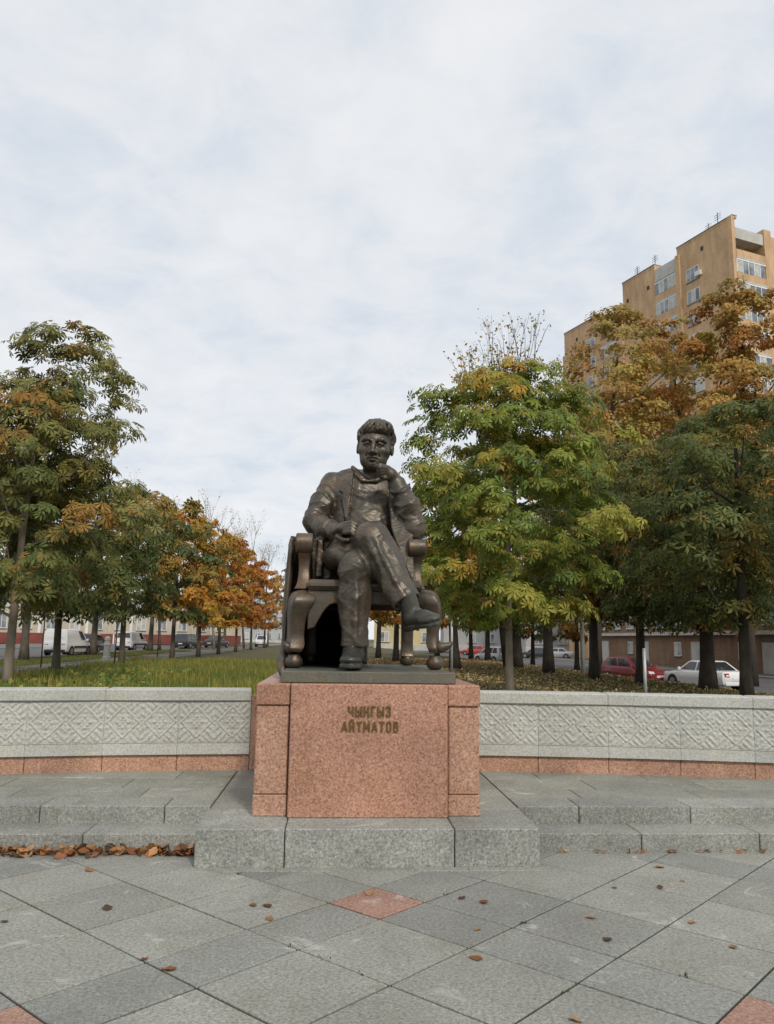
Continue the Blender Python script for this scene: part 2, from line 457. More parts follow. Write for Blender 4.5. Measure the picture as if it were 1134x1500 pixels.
# ------------------------------------------------------------------ curved walls with carved panels
def panel_mesh(seed, period=2):
    W, Hh = 0.68, 0.395
    nx, nz = 104, 62
    xs_ = np.linspace(-W / 2 - .0004, W / 2 + .0004, nx + 1); zs_ = np.linspace(0, Hh, nz + 1)
    X, Z = np.meshgrid(xs_, zs_)
    cell = W / period
    p = ((X + W / 2) % cell) / cell * 2 - 1; q = (Z - Hh / 2) / (cell / 2)
    N = 7.0
    i = np.round(p * N); j = np.round(q * N)
    fi = np.abs(p * N - i); fj = np.abs(q * N - j)
    m = np.abs(i) + np.abs(j)
    s = np.abs(p) + np.abs(q)
    h = np.zeros_like(X)
    dots = ((i % 2 == 0) & (j % 2 == 0) & (fi < .42) & (fj < .42))
    h += np.where((s < 0.78) & dots, 0.010, 0)
    h += np.where((m == 2) & (fi < .46) & (fj < .46), 0.008, 0)
    h += np.where((m == 4) & ((i * j) != 0) & (fi < .46) & (fj < .46), -0.005, 0)
    h += np.where((s > 0.80) & (s < 0.92), 0.014, 0)
    h += np.where((s >= 0.92) & (s < 1.0), -0.006, 0)
    st = np.sin((np.abs(p) - np.abs(q)) * N * 2.2)
    h += np.where((s >= 1.02) & (st > 0.1), 0.011, 0)
    h += np.where((s >= 1.02) & dots, 0.004, 0)
    edge = np.maximum(np.abs(Z - Hh / 2) / (Hh / 2), 0)
    h = np.where(edge > 0.93, 0.0, h)
    h[:, :2] = 0.0; h[:, -2:] = 0.0
    r = np.random.default_rng(seed)
    er = r.random((nz // 4 + 2, nx // 4 + 2)); er = np.kron(er, np.ones((4, 4)))[:nz + 1, :nx + 1]
    h = h * (0.45 + 0.45 * er)
    hb = h.copy()
    hb[1:-1, 1:-1] = (h[1:-1, 1:-1] * 2 + h[:-2, 1:-1] + h[2:, 1:-1] + h[1:-1, :-2] + h[1:-1, 2:]) / 6
    V = np.stack([X, -hb, Z], -1).reshape(-1, 3)
    k = nx + 1
    ii, jj = np.meshgrid(np.arange(nx), np.arange(nz)); a = (jj * k + ii).ravel()
    F = np.stack([a, a + 1, a + 1 + k, a + k], -1)
    # side returns so the panel is a solid slab
    b0 = len(V)
    loop = list(range(0, nx + 1)) + [r_ * k + nx for r_ in range(1, nz + 1)] + [nz * k + c for c in range(nx - 1, -1, -1)] + [r_ * k for r_ in range(nz - 1, 0, -1)]
    back = V[loop].copy(); back[:, 1] = 0.1
    V = np.concatenate([V, back]); L = len(loop)
    F2 = np.array([[loop[t_], b0 + t_, b0 + (t_ + 1) % L, loop[(t_ + 1) % L]] for t_ in range(L)])
    me = np_mesh('carved_panel', V, np.concatenate([F, F2])); me.materials.append(M_WALL)
    return me
PANELS = [panel_mesh(s) for s in range(3)]
WR = 17.2
def wall_side(side, label, x_start, n):
    t = thing('granite_wall', label, 'wall', m2w(0, 2.42), YAW, 'carved granite walls behind the monument')
    a0 = math.asin(x_start / WR); da = 0.682 / WR
    cop = MB().box(-0.6815, 0.6815, -0.03, 0.33, 0.905, 1.012, 0.008).mesh('coping_stone'); cop.materials.append(M_WALL)
    low = MB().box(-0.3405, 0.3405, 0.0, 0.22, 0.402, 0.508, 0.0025).mesh('lower_band'); low.materials.append(M_WALL)
    pk = MB().box(-0.3395, 0.3395, 0.03, 0.24, 0.2, 0.3985, 0.004).mesh('base_stone'); pk.materials.append(M_PINK_R)
    bk = MB().box(-0.3395, 0.3395, 0.09, 0.25, 0.402, 0.904, 0).mesh('backing_block'); bk.materials.append(M_WALL)
    def put(name, me, a):
        x = WR * math.sin(a); y = WR * math.cos(a) - WR
        return link_mesh(name, me, None, t, (side * x, y, 0), -side * a)
    for k in range(n):
        a = a0 + da * (k + 0.5)
        o = put('carved_panel', PANELS[k % 3], a); o.location.z = 0.509
        put('lower_band', low, a); put('base_stone', pk, a); put('backing_block', bk, a)
        if k % 2 == 0: put('coping_stone', cop, a0 + da * (k + 1))
    return t
wall_side(-1, 'pale granite wall carved with diamonds, shorter stretch beside the lawn with tall grass', 1.07, 6)
wall_side(1, 'pale granite wall carved with diamonds, running past the pale chestnut trunk and parked cars', 1.07, 8)

# ------------------------------------------------------------------ pedestal
ped = thing('pedestal', 'pink granite pedestal with brass lettering carrying the bronze statue', 'pedestal', m2w(0, 1.4, 0.25), YAW)
PO = (0, 1.4, 0.25)
def pstone(name, x0, x1, y0, y1, z0, z1, mat, c=0.008, batter=0.0):
    mb = MB().box(x0, x1, y0, y1, z0, z1, c)
    mb.v = [(p[0], p[1] + (batter * (p[2] - z0) / (z1 - z0) if p[1] < (y0 + y1) / 2 else 0), p[2]) for p in mb.v]
    return mb.build(name, mat, ped, off=PO)
pstone('core', -0.79, 0.79, 0.42, 2.48, 0.25, 1.03, M_PINK_R)
pstone('front_panel', -0.578, 0.575, 0.322, 0.41, 0.25, 1.187, M_PINK, 0.007, 0.012)
for s in (-1, 1):
    a, b = (-0.832, -0.586) if s < 0 else (0.583, 0.822)
    pstone('pier_foot', a, b, 0.378, 0.62, 0.25, 0.398, M_PINK_R, 0.007)
    pstone('pier', a + .004, b - .004, 0.385, 0.62, 0.400, 1.028, M_PINK_R, 0.01)
    pstone('pier_cap', a - .002, b + .002, 0.370, 0.60, 1.031, 1.184, M_PINK, 0.008)
    pstone('side_panel', (-0.822 if s < 0 else 0.80), (-0.80 if s < 0 else 0.815), 0.63, 2.47, 0.25, 1.03, M_PINK_R, 0.005)
pstone('top_slab', -0.832, 0.822, 0.602, 2.5, 1.031, 1.1835, M_PINK, 0.008)
pstone('top_slab', -0.583, 0.580, 0.412, 0.60, 1.031, 1.1835, M_PINK, 0.003)
for s in (-1, 1):
    a, b = (-1.066, -0.826) if s < 0 else (0.818, 1.066)
    pstone('return_block', a, b, 2.40, 2.6, 0.2505, 0.96, M_PINK_R, 0.006)
# lettering, stroke by stroke (each glyph: polylines on a 0..1 x 0..1 body)
GL = {
    'Che': (0.62, [[(0.05, 1), (0.05, 0.5), (0.2, 0.42), (0.57, 0.42)], [(0.57, 1), (0.57, 0)]]),
    'Yery': (0.86, [[(0.05, 1), (0.05, 0), (0.42, 0), (0.52, 0.12), (0.52, 0.42), (0.42, 0.54), (0.05, 0.54)], [(0.81, 1), (0.81, 0)]]),
    'En': (0.66, [[(0.05, 1), (0.05, 0)], [(0.05, 0.52), (0.56, 0.52)], [(0.56, 1), (0.56, 0), (0.64, 0), (0.64, -0.1)]]),
    'Ghe': (0.52, [[(0.05, 0), (0.05, 1), (0.5, 1)]]),
    'Ze': (0.58, [[(0.05, 0.86), (0.15, 1), (0.42, 1), (0.52, 0.88), (0.52, 0.64), (0.42, 0.54), (0.22, 0.54)], [(0.42, 0.54), (0.53, 0.42), (0.53, 0.13), (0.42, 0), (0.14, 0), (0.04, 0.14)]]),
    'A': (0.68, [[(0.02, 0), (0.34, 1), (0.66, 0)], [(0.15, 0.3), (0.53, 0.3)]]),
    'Iot': (0.68, [[(0.06, 1), (0.06, 0), (0.6, 1), (0.6, 0)], [(0.2, 1.24), (0.33, 1.14), (0.46, 1.24)]]),
    'Te': (0.62, [[(0.31, 0), (0.31, 0.86)], [(0.0, 1), (0.31, 0.9), (0.62, 1)]]),
    'Te2': (0.62, [[(0.31, 0), (0.31, 1)], [(0.0, 1), (0.62, 1)]]),
    'Em': (0.78, [[(0.05, 0), (0.05, 1), (0.39, 0.3), (0.73, 1), (0.73, 0)]]),
    'O': (0.64, [[(0.2, 0), (0.07, 0.14), (0.07, 0.86), (0.2, 1), (0.44, 1), (0.57, 0.86), (0.57, 0.14), (0.44, 0), (0.2, 0)]]),
    'Ve': (0.6, [[(0.06, 0), (0.06, 1), (0.42, 1), (0.52, 0.9), (0.52, 0.64), (0.42, 0.54), (0.06, 0.54)], [(0.42, 0.54), (0.54, 0.42), (0.54, 0.12), (0.42, 0), (0.06, 0)]]),
}
def lettering(word, px0, px1, py_mid, hpx):
    L = J(px0, py_mid, 0.33); Rr = J(px1, py_mid, 0.33); h = hpx * (Rr[0] - L[0]) / (px1 - px0)
    width = sum(GL[g][0] for g in word) * 0.82 * h; gap = (Rr[0] - L[0] - width) / (len(word) - 1)
    x = L[0]; z0 = (L[2] + Rr[2]) / 2 - h / 2
    for g in word:
        w, strokes = GL[g]; mb = MB()
        for k, line in enumerate(strokes):
            for (ax, az), (bx, bz) in zip(line[:-1], line[1:]):
                A = Vector((x + ax * .82 * h, 0, z0 + az * h)); B = Vector((x + bx * .82 * h, 0, z0 + bz * h)); d = (B - A)
                ln = d.length; mm = Matrix.Translation((A + B) / 2) @ Matrix.Rotation(-math.atan2(d.z, d.x), 4, 'Y')
                t = 0.0062
                yb = 0.335 + 0.0002 * random.random(); yf = 0.321 - 0.0006 * random.random()
                mb.box(-ln / 2 - t * .5, ln / 2 + t * .5, yf, yb, -t, t, 0, mm)
        mb.build('letter', M_BRASS, ped, off=PO)
        x += w * .82 * h + gap
lettering(['Che', 'Yery', 'En', 'Ghe', 'Yery', 'Ze'], 511, 572, 1042, 13)
lettering(['A', 'Iot', 'Te', 'Em', 'A', 'Te2', 'O', 'Ve'], 501, 583, 1064.5, 13)

# ================================================================== STATUE (signed-distance modelling, then surface nets)
class Field:
    def __init__(s, lo, hi, h):
        s.lo = np.array(lo, float); s.h = h
        s.n = np.ceil((np.array(hi, float) - s.lo) / h).astype(int) + 1
        s.D = np.full(tuple(s.n), 0.2, np.float32)
        s.ax = [s.lo[k] + h * np.arange(s.n[k]) for k in range(3)]
    def win(s, lo, hi, pad):
        a = np.clip(np.floor((np.array(lo) - pad - s.lo) / s.h).astype(int), 0, s.n)
        b = np.clip(np.ceil((np.array(hi) + pad - s.lo) / s.h).astype(int) + 1, 0, s.n)
        sl = tuple(slice(a[k], b[k]) for k in range(3))
        X, Y, Z = np.meshgrid(*[s.ax[k][sl[k]].astype(np.float32) for k in range(3)], indexing='ij')
        return sl, X, Y, Z
    def put(s, sl, d, k=0.0, op='add'):
        a = s.D[sl]
        if op == 'add':
            if k > 0:
                hh = np.clip(0.5 + 0.5 * (a - d) / k, 0, 1); r = a * (1 - hh) + d * hh - k * hh * (1 - hh)
            else: r = np.minimum(a, d)
        else:
            if k > 0:
                hh = np.clip(0.5 - 0.5 * (a + d) / k, 0, 1); r = a * (1 - hh) - d * hh + k * hh * (1 - hh)
            else: r = np.maximum(a, -d)
        s.D[sl] = r
    def cone(s, a, b, ra, rb, k=0.03, op='add', fold=None, span=(0.0, 1.0)):
        a = np.array(a, float); b = np.array(b, float); R = max(ra, rb)
        sl, X, Y, Z = s.win(np.minimum(a, b) - R, np.maximum(a, b) + R, k + 0.03)
        if X.size == 0: return
        d = b - a; L2 = float(d @ d) + 1e-9
        t = np.clip(((X - a[0]) * d[0] + (Y - a[1]) * d[1] + (Z - a[2]) * d[2]) / L2, 0, 1)
        q = np.sqrt((X - a[0] - t * d[0]) ** 2 + (Y - a[1] - t * d[1]) ** 2 + (Z - a[2] - t * d[2]) ** 2)
        dist = q - (ra + (rb - ra) * t)
        if fold is not None:                       # cloth folds: slanted waves round the limb, and waves along it
            u = np.cross(d, [0.2, 1, 0.1]); u /= np.linalg.norm(u); w = np.cross(d / math.sqrt(L2), u)
            th = np.arctan2((X - a[0]) * w[0] + (Y - a[1]) * w[1] + (Z - a[2]) * w[2], (X - a[0]) * u[0] + (Y - a[1]) * u[1] + (Z - a[2]) * u[2])
            tt = span[0] + (span[1] - span[0]) * t
            for (amp, ft, fa, ph, t0, tw) in fold:
                ww = np.sin(6.283 * ft * tt + fa * np.sin(th + ph) * 2.0 + ph + 0.8 * np.sin(2 * th + ph * 2.3))
                ww = np.sign(ww) * np.abs(ww) ** 1.0; ww = (1 - np.sqrt(np.maximum(0.0, (1 - ww) * 0.5))) ** 1.6 * 2.1 - 0.45
                dist = dist - amp * ww * np.exp(-((tt - t0) / tw) ** 2)
        s.put(sl, dist, k, op)
    def chain(s, pts, rs, k=0.03, op='add', fold=None):
        if not hasattr(rs, '__len__'): rs = [rs] * len(pts)
        n = len(pts) - 1
        for i in range(n): s.cone(pts[i], pts[i + 1], rs[i], rs[i + 1], k, op, fold, (i / n, (i + 1) / n))
    def ell(s, c, r, k=0.03, op='add', R=None):
        c = np.array(c, float); r = np.array(r, float); m = r.max() if R is not None else r
        sl, X, Y, Z = s.win(c - m, c + m, k + 0.03)
        if X.size == 0: return
        P = [X - c[0], Y - c[1], Z - c[2]]
        if R is not None:
            R = np.array(R); P = [R[0, i] * P[0] + R[1, i] * P[1] + R[2, i] * P[2] for i in range(3)]
        k0 = np.sqrt(sum((P[i] / r[i]) ** 2 for i in range(3))); k1 = np.sqrt(sum((P[i] / r[i] ** 2) ** 2 for i in range(3))) + 1e-9
        s.put(sl, k0 * (k0 - 1) / k1, k, op)
    def rbox(s, c, hs, rd, k=0.01, op='add', R=None):
        c = np.array(c, float); hs = np.array(hs, float); m = np.linalg.norm(hs) if R is not None else hs
        sl, X, Y, Z = s.win(c - m, c + m, k + 0.03)
        if X.size == 0: return
        P = [X - c[0], Y - c[1], Z - c[2]]
        if R is not None:
            R = np.array(R); P = [R[0, i] * P[0] + R[1, i] * P[1] + R[2, i] * P[2] for i in range(3)]
        q = [np.abs(P[i]) - hs[i] + rd for i in range(3)]
        d = np.sqrt(sum(np.maximum(x, 0) ** 2 for x in q)) + np.minimum(np.maximum(np.maximum(q[0], q[1]), q[2]), 0) - rd
        s.put(sl, d, k, op)
    def cut(s, c, nrm, R, k=0.0):                     # trim with a plane, inside a ball
        c = np.array(c, float); nrm = np.array(nrm, float); nrm /= np.linalg.norm(nrm)
        sl, X, Y, Z = s.win(c - R, c + R, 0.0)
        d = (X - c[0]) * nrm[0] + (Y - c[1]) * nrm[1] + (Z - c[2]) * nrm[2]
        m = (X - c[0]) ** 2 + (Y - c[1]) ** 2 + (Z - c[2]) ** 2 < R * R
        s.D[sl] = np.where(m, np.maximum(s.D[sl], d), s.D[sl])
    def mesh(s):
        D = s.D; n = D.shape
        neg = D < 0
        cnt = np.zeros((n[0] - 1, n[1] - 1, n[2] - 1), np.int8)
        for dx in (0, 1):
            for dy in (0, 1):
                for dz in (0, 1):
                    cnt += neg[dx:n[0] - 1 + dx, dy:n[1] - 1 + dy, dz:n[2] - 1 + dz]
        act = (cnt > 0) & (cnt < 8)
        I, Jx, K = np.nonzero(act)
        idx = np.full(act.shape, -1, np.int32); idx[I, Jx, K] = np.arange(len(I))
        acc = np.zeros((len(I), 3)); num = np.zeros(len(I))
        corners = [(0, 0, 0), (1, 0, 0), (0, 1, 0), (1, 1, 0), (0, 0, 1), (1, 0, 1), (0, 1, 1), (1, 1, 1)]
        for i in range(8):
            for j in range(i + 1, 8):
                df = np.array(corners[j]) - np.array(corners[i])
                if np.abs(df).sum() != 1: continue
                a = D[I + corners[i][0], Jx + corners[i][1], K + corners[i][2]]; b = D[I + corners[j][0], Jx + corners[j][1], K + corners[j][2]]
                c = (a < 0) != (b < 0); t = np.where(c, a / (a - b + 1e-12), 0)
                acc += np.where(c[:, None], np.array(corners[i]) + t[:, None] * df, 0); num += c
        V = s.lo + s.h * (np.stack([I, Jx, K], -1) + acc / num[:, None])
        F = []
        for ax in range(3):
            sa = [slice(None)] * 3; sb = [slice(None)] * 3
            sa[ax] = slice(0, n[ax] - 1); sb[ax] = slice(1, n[ax])
            A = neg[tuple(sa)]; B = neg[tuple(sb)]
            e = A != B
            o1, o2 = [(1, 2), (2, 0), (0, 1)][ax]
            p = np.argwhere(e)
            ok = (p[:, o1] > 0) & (p[:, o2] > 0) & (p[:, o1] < n[o1] - 1) & (p[:, o2] < n[o2] - 1)
            p = p[ok]; flip = A[p[:, 0], p[:, 1], p[:, 2]]
            def at(d1, d2):
                q = p.copy(); q[:, o1] += d1; q[:, o2] += d2; return idx[q[:, 0], q[:, 1], q[:, 2]]
            Q = np.stack([at(-1, -1), at(0, -1), at(0, 0), at(-1, 0)], -1)
            Q[~flip] = Q[~flip][:, ::-1]; F.append(Q)
        return V, np.concatenate(F)
def poly_sdf(X, Z, poly):
    d = np.full(X.shape, 1e9, np.float32); sgn = np.ones(X.shape, np.float32); n = len(poly)
    for i in range(n):
        a = poly[i]; b = poly[i - 1]
        ex, ez = b[0] - a[0], b[1] - a[1]; wx, wz = X - a[0], Z - a[1]
        t = np.clip((wx * ex + wz * ez) / (ex * ex + ez * ez + 1e-12), 0, 1)
        d = np.minimum(d, (wx - ex * t) ** 2 + (wz - ez * t) ** 2)
        c1 = Z >= a[1]; c2 = Z < b[1]; c3 = ex * wz > ez * wx
        sgn = np.where((c1 & c2 & c3) | (~c1 & ~c2 & ~c3), -sgn, sgn)
    return sgn * np.sqrt(d)
def sheet_add(F, poly_px, y_of_z, th, k=0.012, yref=1.6):
    pts = [J(px, py, yr)[[0, 2]] for px, py, yr in poly_px]
    P = np.array(pts); z0, z1 = P[:, 1].min(), P[:, 1].max()
    ys = [y_of_z(z0), y_of_z(z1), y_of_z((z0 + z1) / 2)]
    sl, X, Y, Z = F.win((P[:, 0].min(), min(ys) - th, z0), (P[:, 0].max(), max(ys) + th, z1), 0.05)
    d2 = poly_sdf(X, Z, [tuple(p) for p in pts])
    dy = np.abs(Y - y_of_z(Z)) - th
    d = np.maximum(d2 + 0.01, dy + 0.006); 
    F.put(sl, d - 0.008, k)
def bez(*p):            # quadratic bezier list
    a, b, c = [np.array(q, float) for q in p]
    return [a * (1 - t) ** 2 + 2 * b * t * (1 - t) + c * t * t for t in np.linspace(0, 1, 7)]

PZ = 1.27                                     # top of the bronze plinth
statue = thing('seated_statue', 'dark bronze statue of a seated man in an armchair, chin on hand, legs crossed', 'statue', m2w(0, 1.4, 1.1845), YAW)
SO = (0, 1.4, 1.1845)
def spart(mb, name, mat, parent=statue, **kw): return mb.build(name, mat, parent, off=SO, **kw)
pl = MB().box(-0.668, 0.66, 0.498, 2.38, 1.1855, PZ, 0.006)
pl = spart(pl, 'bronze_plinth', M_BRZ_P)

def build_figure():
    F = Field((-0.78, 0.42, 1.24), (0.72, 2.3, 3.32), 0.0085)
    # --- shirt: belly, chest, shoulders
    F.ell(J(536, 806, 1.78), (0.30, 0.26, 0.22), 0.02)
    F.ell(J(537, 772, 1.80), (0.30, 0.235, 0.26), 0.06)
    F.ell(J(537, 730, 1.88), (0.35, 0.225, 0.27), 0.08)
    F.cone(J(492, 709, 1.93), J(584, 728, 1.93), 0.09, 0.085, 0.06)
    F.cone(J(512, 704, 1.93), J(572, 710, 1.93), 0.10, 0.095, 0.05)
    # --- jacket: the torso grown outwards, opened along the front
    G = Field((-0.78, 0.42, 1.24), (0.72, 2.3, 3.32), 0.0085)
    G.ell(J(535, 808, 1.80), (0.36, 0.29, 0.26), 0.02)
    G.ell(J(536, 772, 1.82), (0.35, 0.275, 0.27), 0.06)
    G.ell(J(536, 732, 1.90), (0.37, 0.255, 0.275), 0.08)
    G.cone(J(489, 709, 1.94), J(586, 729, 1.94), 0.118, 0.105, 0.06)
    G.cone(J(512, 703, 1.94), J(572, 709, 1.94), 0.112, 0.108, 0.05)
    X, Y, Z = np.meshgrid(*[a.astype(np.float32) for a in G.ax], indexing='ij')
    op = [J(*p)[[0, 2]] for p in [(522, 678, 1.66), (513, 712, 1.62), (509, 742, 1.6), (503, 775, 1.58), (496, 835, 1.58), (592, 835, 1.55), (580, 790, 1.58), (573, 755, 1.6), (571, 725, 1.62), (574, 690, 1.66)]]
    od = poly_sdf(X, Z, [tuple(p) for p in op])
    od = np.maximum(od, Y - 1.88)
    JG = np.maximum(G.D, -od)
    # lapels, laid on the jacket
    def lapel(pts):
        lp = poly_sdf(X, Z, [tuple(J(*p)[[0, 2]]) for p in pts])
        return np.maximum(np.maximum(G.D - 0.022, lp), Y - 1.85)
    l1 = lapel([(519, 688, 1.66), (507, 694, 1.66), (497, 716, 1.62), (503, 721, 1.62), (500, 729, 1.62), (507, 768, 1.6), (514, 725, 1.62)])
    l2 = lapel([(572, 690, 1.66), (583, 700, 1.66), (586, 722, 1.62), (580, 728, 1.62), (583, 738, 1.62), (575, 772, 1.6), (571, 728, 1.62)])
    JG = np.minimum(JG, np.minimum(l1, l2))
    hh = np.clip(0.5 + 0.5 * (F.D - JG) / 0.006, 0, 1)
    F.D = (F.D * (1 - hh) + JG * hh - 0.006 * hh * (1 - hh)).astype(np.float32)
    del X, Y, Z, od, JG, l1, l2, G
    # --- neck and shirt collar
    F.cone(J(547, 716, 1.88), J(550, 682, 1.74), 0.125, 0.105, 0.03)
    ctr = J(547, 699, 1.84)
    ring = [ctr + np.array([0.155 * math.cos(a), 0.14 * math.sin(a), 0.03 * math.sin(a) + 0.008]) for a in np.linspace(-0.05 * PI, 1.05 * PI, 12)]
    F.chain(ring, 0.024, 0.008)
    F.chain([J(517, 685, 1.80), J(522, 690, 1.73), J(530, 698, 1.685), J(538, 705, 1.66)], [.020, .022, .020, .014], .006)
    F.chain([J(519, 688, 1.80), J(523, 696, 1.70), J(531, 704, 1.665), J(538, 705, 1.66)], [.014, .018, .018, .012], .008)
    F.chain([J(538, 705, 1.66), J(551, 704, 1.665), J(564, 697, 1.70), J(572, 690, 1.78)], [.014, .020, .022, .02], .006)
    # --- sleeves
    sh, el, wr = J(486, 713, 1.92), J(461, 765, 1.68), J(491, 779, 1.34)
    F.chain([sh, (sh + el) / 2 + np.array([-.015, 0, 0]), el], [0.112, 0.104, 0.096], 0.045, fold=[(.014, 2.6, .9, .4, .85, .35), (.011, 4.1, -.6, 2.0, .5, .5)])
    F.chain([el, (el + wr) / 2 + np.array([0, 0, -.01]), wr], [0.096, 0.090, 0.076], 0.03, fold=[(.015, 2.4, .8, 1.2, .15, .35), (.012, 3.6, .5, 3.0, .8, .4)])
    sh2, el2, wr2 = J(592, 732, 1.90), J(607, 776, 1.46), J(583, 712, 1.50)
    F.chain([sh2, (sh2 + el2) / 2 + np.array([.01, 0.02, 0]), el2], [0.112, 0.108, 0.10], 0.045, fold=[(.012, 2.2, .8, 1.0, .8, .4)])
    F.chain([el2, (el2 + wr2) / 2 + np.array([.025, -.01, 0]), wr2], [0.10, 0.104, 0.080], 0.03, fold=[(.014, 2.2, .9, .2, .2, .35), (.013, 3.2, -.8, 2.2, .75, .4)])
    # cuffs
    for a, b, rr in ((el, wr, 0.076), (el2, wr2, 0.080)):
        d = (b - a) / np.linalg.norm(b - a); F.cone(b - d * 0.03, b + d * 0.012, rr + 0.006, rr + 0.004, 0.006)
    # --- shirt wrinkles
    for (p0, p1, p2, rr) in (((515, 735), (537, 728), (565, 742), .010), ((514, 742), (540, 742), (568, 738), .009), ((513, 752), (535, 745), (560, 752), .009),
                             ((530, 755), (550, 752), (570, 756), .010), ((512, 762), (540, 766), (572, 763), .008), ((520, 722), (540, 735), (562, 728), .009), ((525, 715), (545, 722), (560, 716), .007)):
        a, b, c = J(*p0, 1.62), J(*p1, 1.59), J(*p2, 1.62)
        for pt in (a, b, c):      # drop the points on the shirt surface
            ix = np.clip(((pt - F.lo) / F.h).astype(int), 0, F.n - 1); col = F.D[ix[0], :, ix[2]]
            nz = np.nonzero(col < 0)[0]
            if len(nz): pt[1] = F.ax[1][nz[0]] + 0.004
        F.chain(bez(a, b, c), [0.003, rr * .8, rr, rr, rr, rr * .8, 0.003], 0.02)
    # --- trousers
    hipR, kneeR, ankR = J(502, 812, 1.70), J(546, 789, 1.00), J(595, 880, 0.80)
    hipL, kneeL, ankL = J(572, 818, 1.74), J(522, 833, 1.02), J(519.5, 944, 0.99)
    F.chain([hipL, (hipL + kneeL) / 2, kneeL], [0.19, 0.16, 0.138], 0.04)
    F.chain([kneeL, kneeL * .62 + ankL * .38 + np.array([0, .02, 0]), ankL], [0.134, 0.128, 0.104], 0.07,
            fold=[(.012, .5, 1.6, .9, .3, .5), (.011, 1.7, 1.0, 2.6, .85, .3), (.010, 2.6, .8, .5, .1, .25)])
    F.chain([hipR, (hipR + kneeR) / 2 + np.array([-.01, 0, .01]), kneeR], [0.19, 0.155, 0.138], 0.03, fold=[(.012, 1.6, 1.3, .8, .55, .35), (.008, 2.9, .8, 2.4, .8, .3)])
    F.chain([kneeR, kneeR * .6 + ankR * .4 + np.array([.0, .03, 0]), ankR], [0.138, 0.134, 0.114], 0.03,
            fold=[(.014, .45, 1.7, .2, .35, .5), (.011, 1.5, 1.1, 1.5, .8, .35)])
    F.ell(J(496, 818, 1.42), (0.14, 0.34, 0.12), 0.10)
    # pressed creases down the shins
    def ridge(pts, rr, k=0.03, op='add'):
        F.chain(pts, [0.003] + [rr] * (len(pts) - 2) + [0.003], k, op)
    fr = lambda p, q: p + np.array([0, -q, 0])
    ridge([fr(kneeL, .132) + [0.0, .01, -.06], fr(kneeL * .6 + ankL * .4, .124), fr(kneeL * .3 + ankL * .7, .112), fr(ankL, .106)], 0.010, 0.05)
    ridge([fr(kneeR, .140) + [.02, 0, -.03], fr(kneeR * .6 + ankR * .4, .132) + [-.012, 0, 0], fr(kneeR * .3 + ankR * .7, .128) + [-.012, 0, 0], fr(ankR, .114) + [-.02, 0, 0]], 0.009, 0.05)
    ridge([fr(kneeR, .12) + [.08, .03, -.01], fr(kneeR * .7 + ankR * .3, .11) + [.075, .03, .02], fr(kneeR * .4 + ankR * .6, .10) + [.075, .03, .0]], 0.014, 0.04)
    ridge([fr(kneeR, .12) + [-.08, .03, .0], fr(kneeR * .7 + ankR * .3, .12) + [-.075, .03, .02], fr(kneeR * .4 + ankR * .6, .11) + [-.075, .03, .0]], 0.014, 0.04)
    # hems: a slight flare and a hollow where the shoe comes out
    F.cone(ankL + [0, 0, .08], ankL + [0, .005, -.03], 0.103, 0.110, 0.02)
    dr = (ankR - kneeR) / np.linalg.norm(ankR - kneeR)
    F.cone(ankR - dr * .10, ankR + dr * .03, 0.113, 0.118, 0.02)
    F.cut(ankL + [0, 0, -.012], [0.0, .12, -1.0], 0.17); F.cut(ankR + dr * .012, dr, 0.19)
    F.cone(ankL + [0, 0, .0], ankL + [0, 0, -.06], 0.088, 0.088, 0.003, 'sub'); F.cone(ankR, ankR + dr * .08, 0.098, 0.098, 0.003, 'sub')
    # jacket skirt hanging at the right and bunched at the left
    zt, zb = J(580, 740, 1.6)[2], J(600, 846, 1.4)[2]
    sheet_add(F, [(570, 728, 1.6), (590, 728, 1.6), (604, 785, 1.4), (607, 846, 1.18), (601, 849, 1.18), (590, 822, 1.25), (572, 775, 1.5)],
              lambda z: 1.14 + (z - zb) / (zt - zb) * 0.44, 0.022, 0.012)
    sheet_add(F, [(456, 792, 1.5), (490, 782, 1.5), (484, 848, 1.45), (470, 850, 1.45), (458, 850, 1.45)], lambda z: 1.48 + 0 * z, 0.03, 0.03)
    sheet_add(F, [(466, 792, 1.5), (474, 792, 1.5), (472, 846, 1.45), (462, 846, 1.45)], lambda z: 1.42 + 0 * z, 0.02, 0.03)
    # --- hands: statue's left hand closed under the chin
    w0 = J(578, 703, 1.49); kn = J(567, 688, 1.44)
    F.cone(wr2, w0, 0.062, 0.058, 0.012)
    F.chain([w0, (w0 + kn) / 2, kn + [0, .01, -.01]], [0.055, 0.058, 0.052], 0.02)
    for i in range(4):
        a = J(566 - i * .6, 685 + i * 4.2, 1.415 + .012 * i); b = J(556.5 + i * .8, 684.5 + i * 4.4, 1.375 + .012 * i); c = J(553 + i * 1.6, 687 + i * 4.2, 1.42 + .01 * i); d = J(559 + i * 1.2, 690 + i * 4, 1.46)
        rr = (0.0185, 0.0195, 0.0185, 0.016)[i]
        F.cone(kn, a, .035, rr + .004, .012); F.chain([a, b, c, d], [rr + .003, rr, rr * .92, rr * .85], 0.004)
    # index bent along the lip, thumb under the chin
    F.chain([J(566, 684, 1.43), J(557, 681, 1.385), J(550, 683, 1.40)], [.021, .018, .015], .005)
    F.chain([J(573, 700, 1.46), J(563, 700, 1.43), J(555, 696, 1.45)], [.026, .021, .017], .008)
    # statue's right hand lying on the thigh
    p0 = wr; p1 = J(501, 775, 1.19)
    F.cone(p0, p1, 0.058, 0.050, 0.015); F.ell(p1 + [0.01, -.01, 0], (0.068, 0.075, 0.045), 0.02)
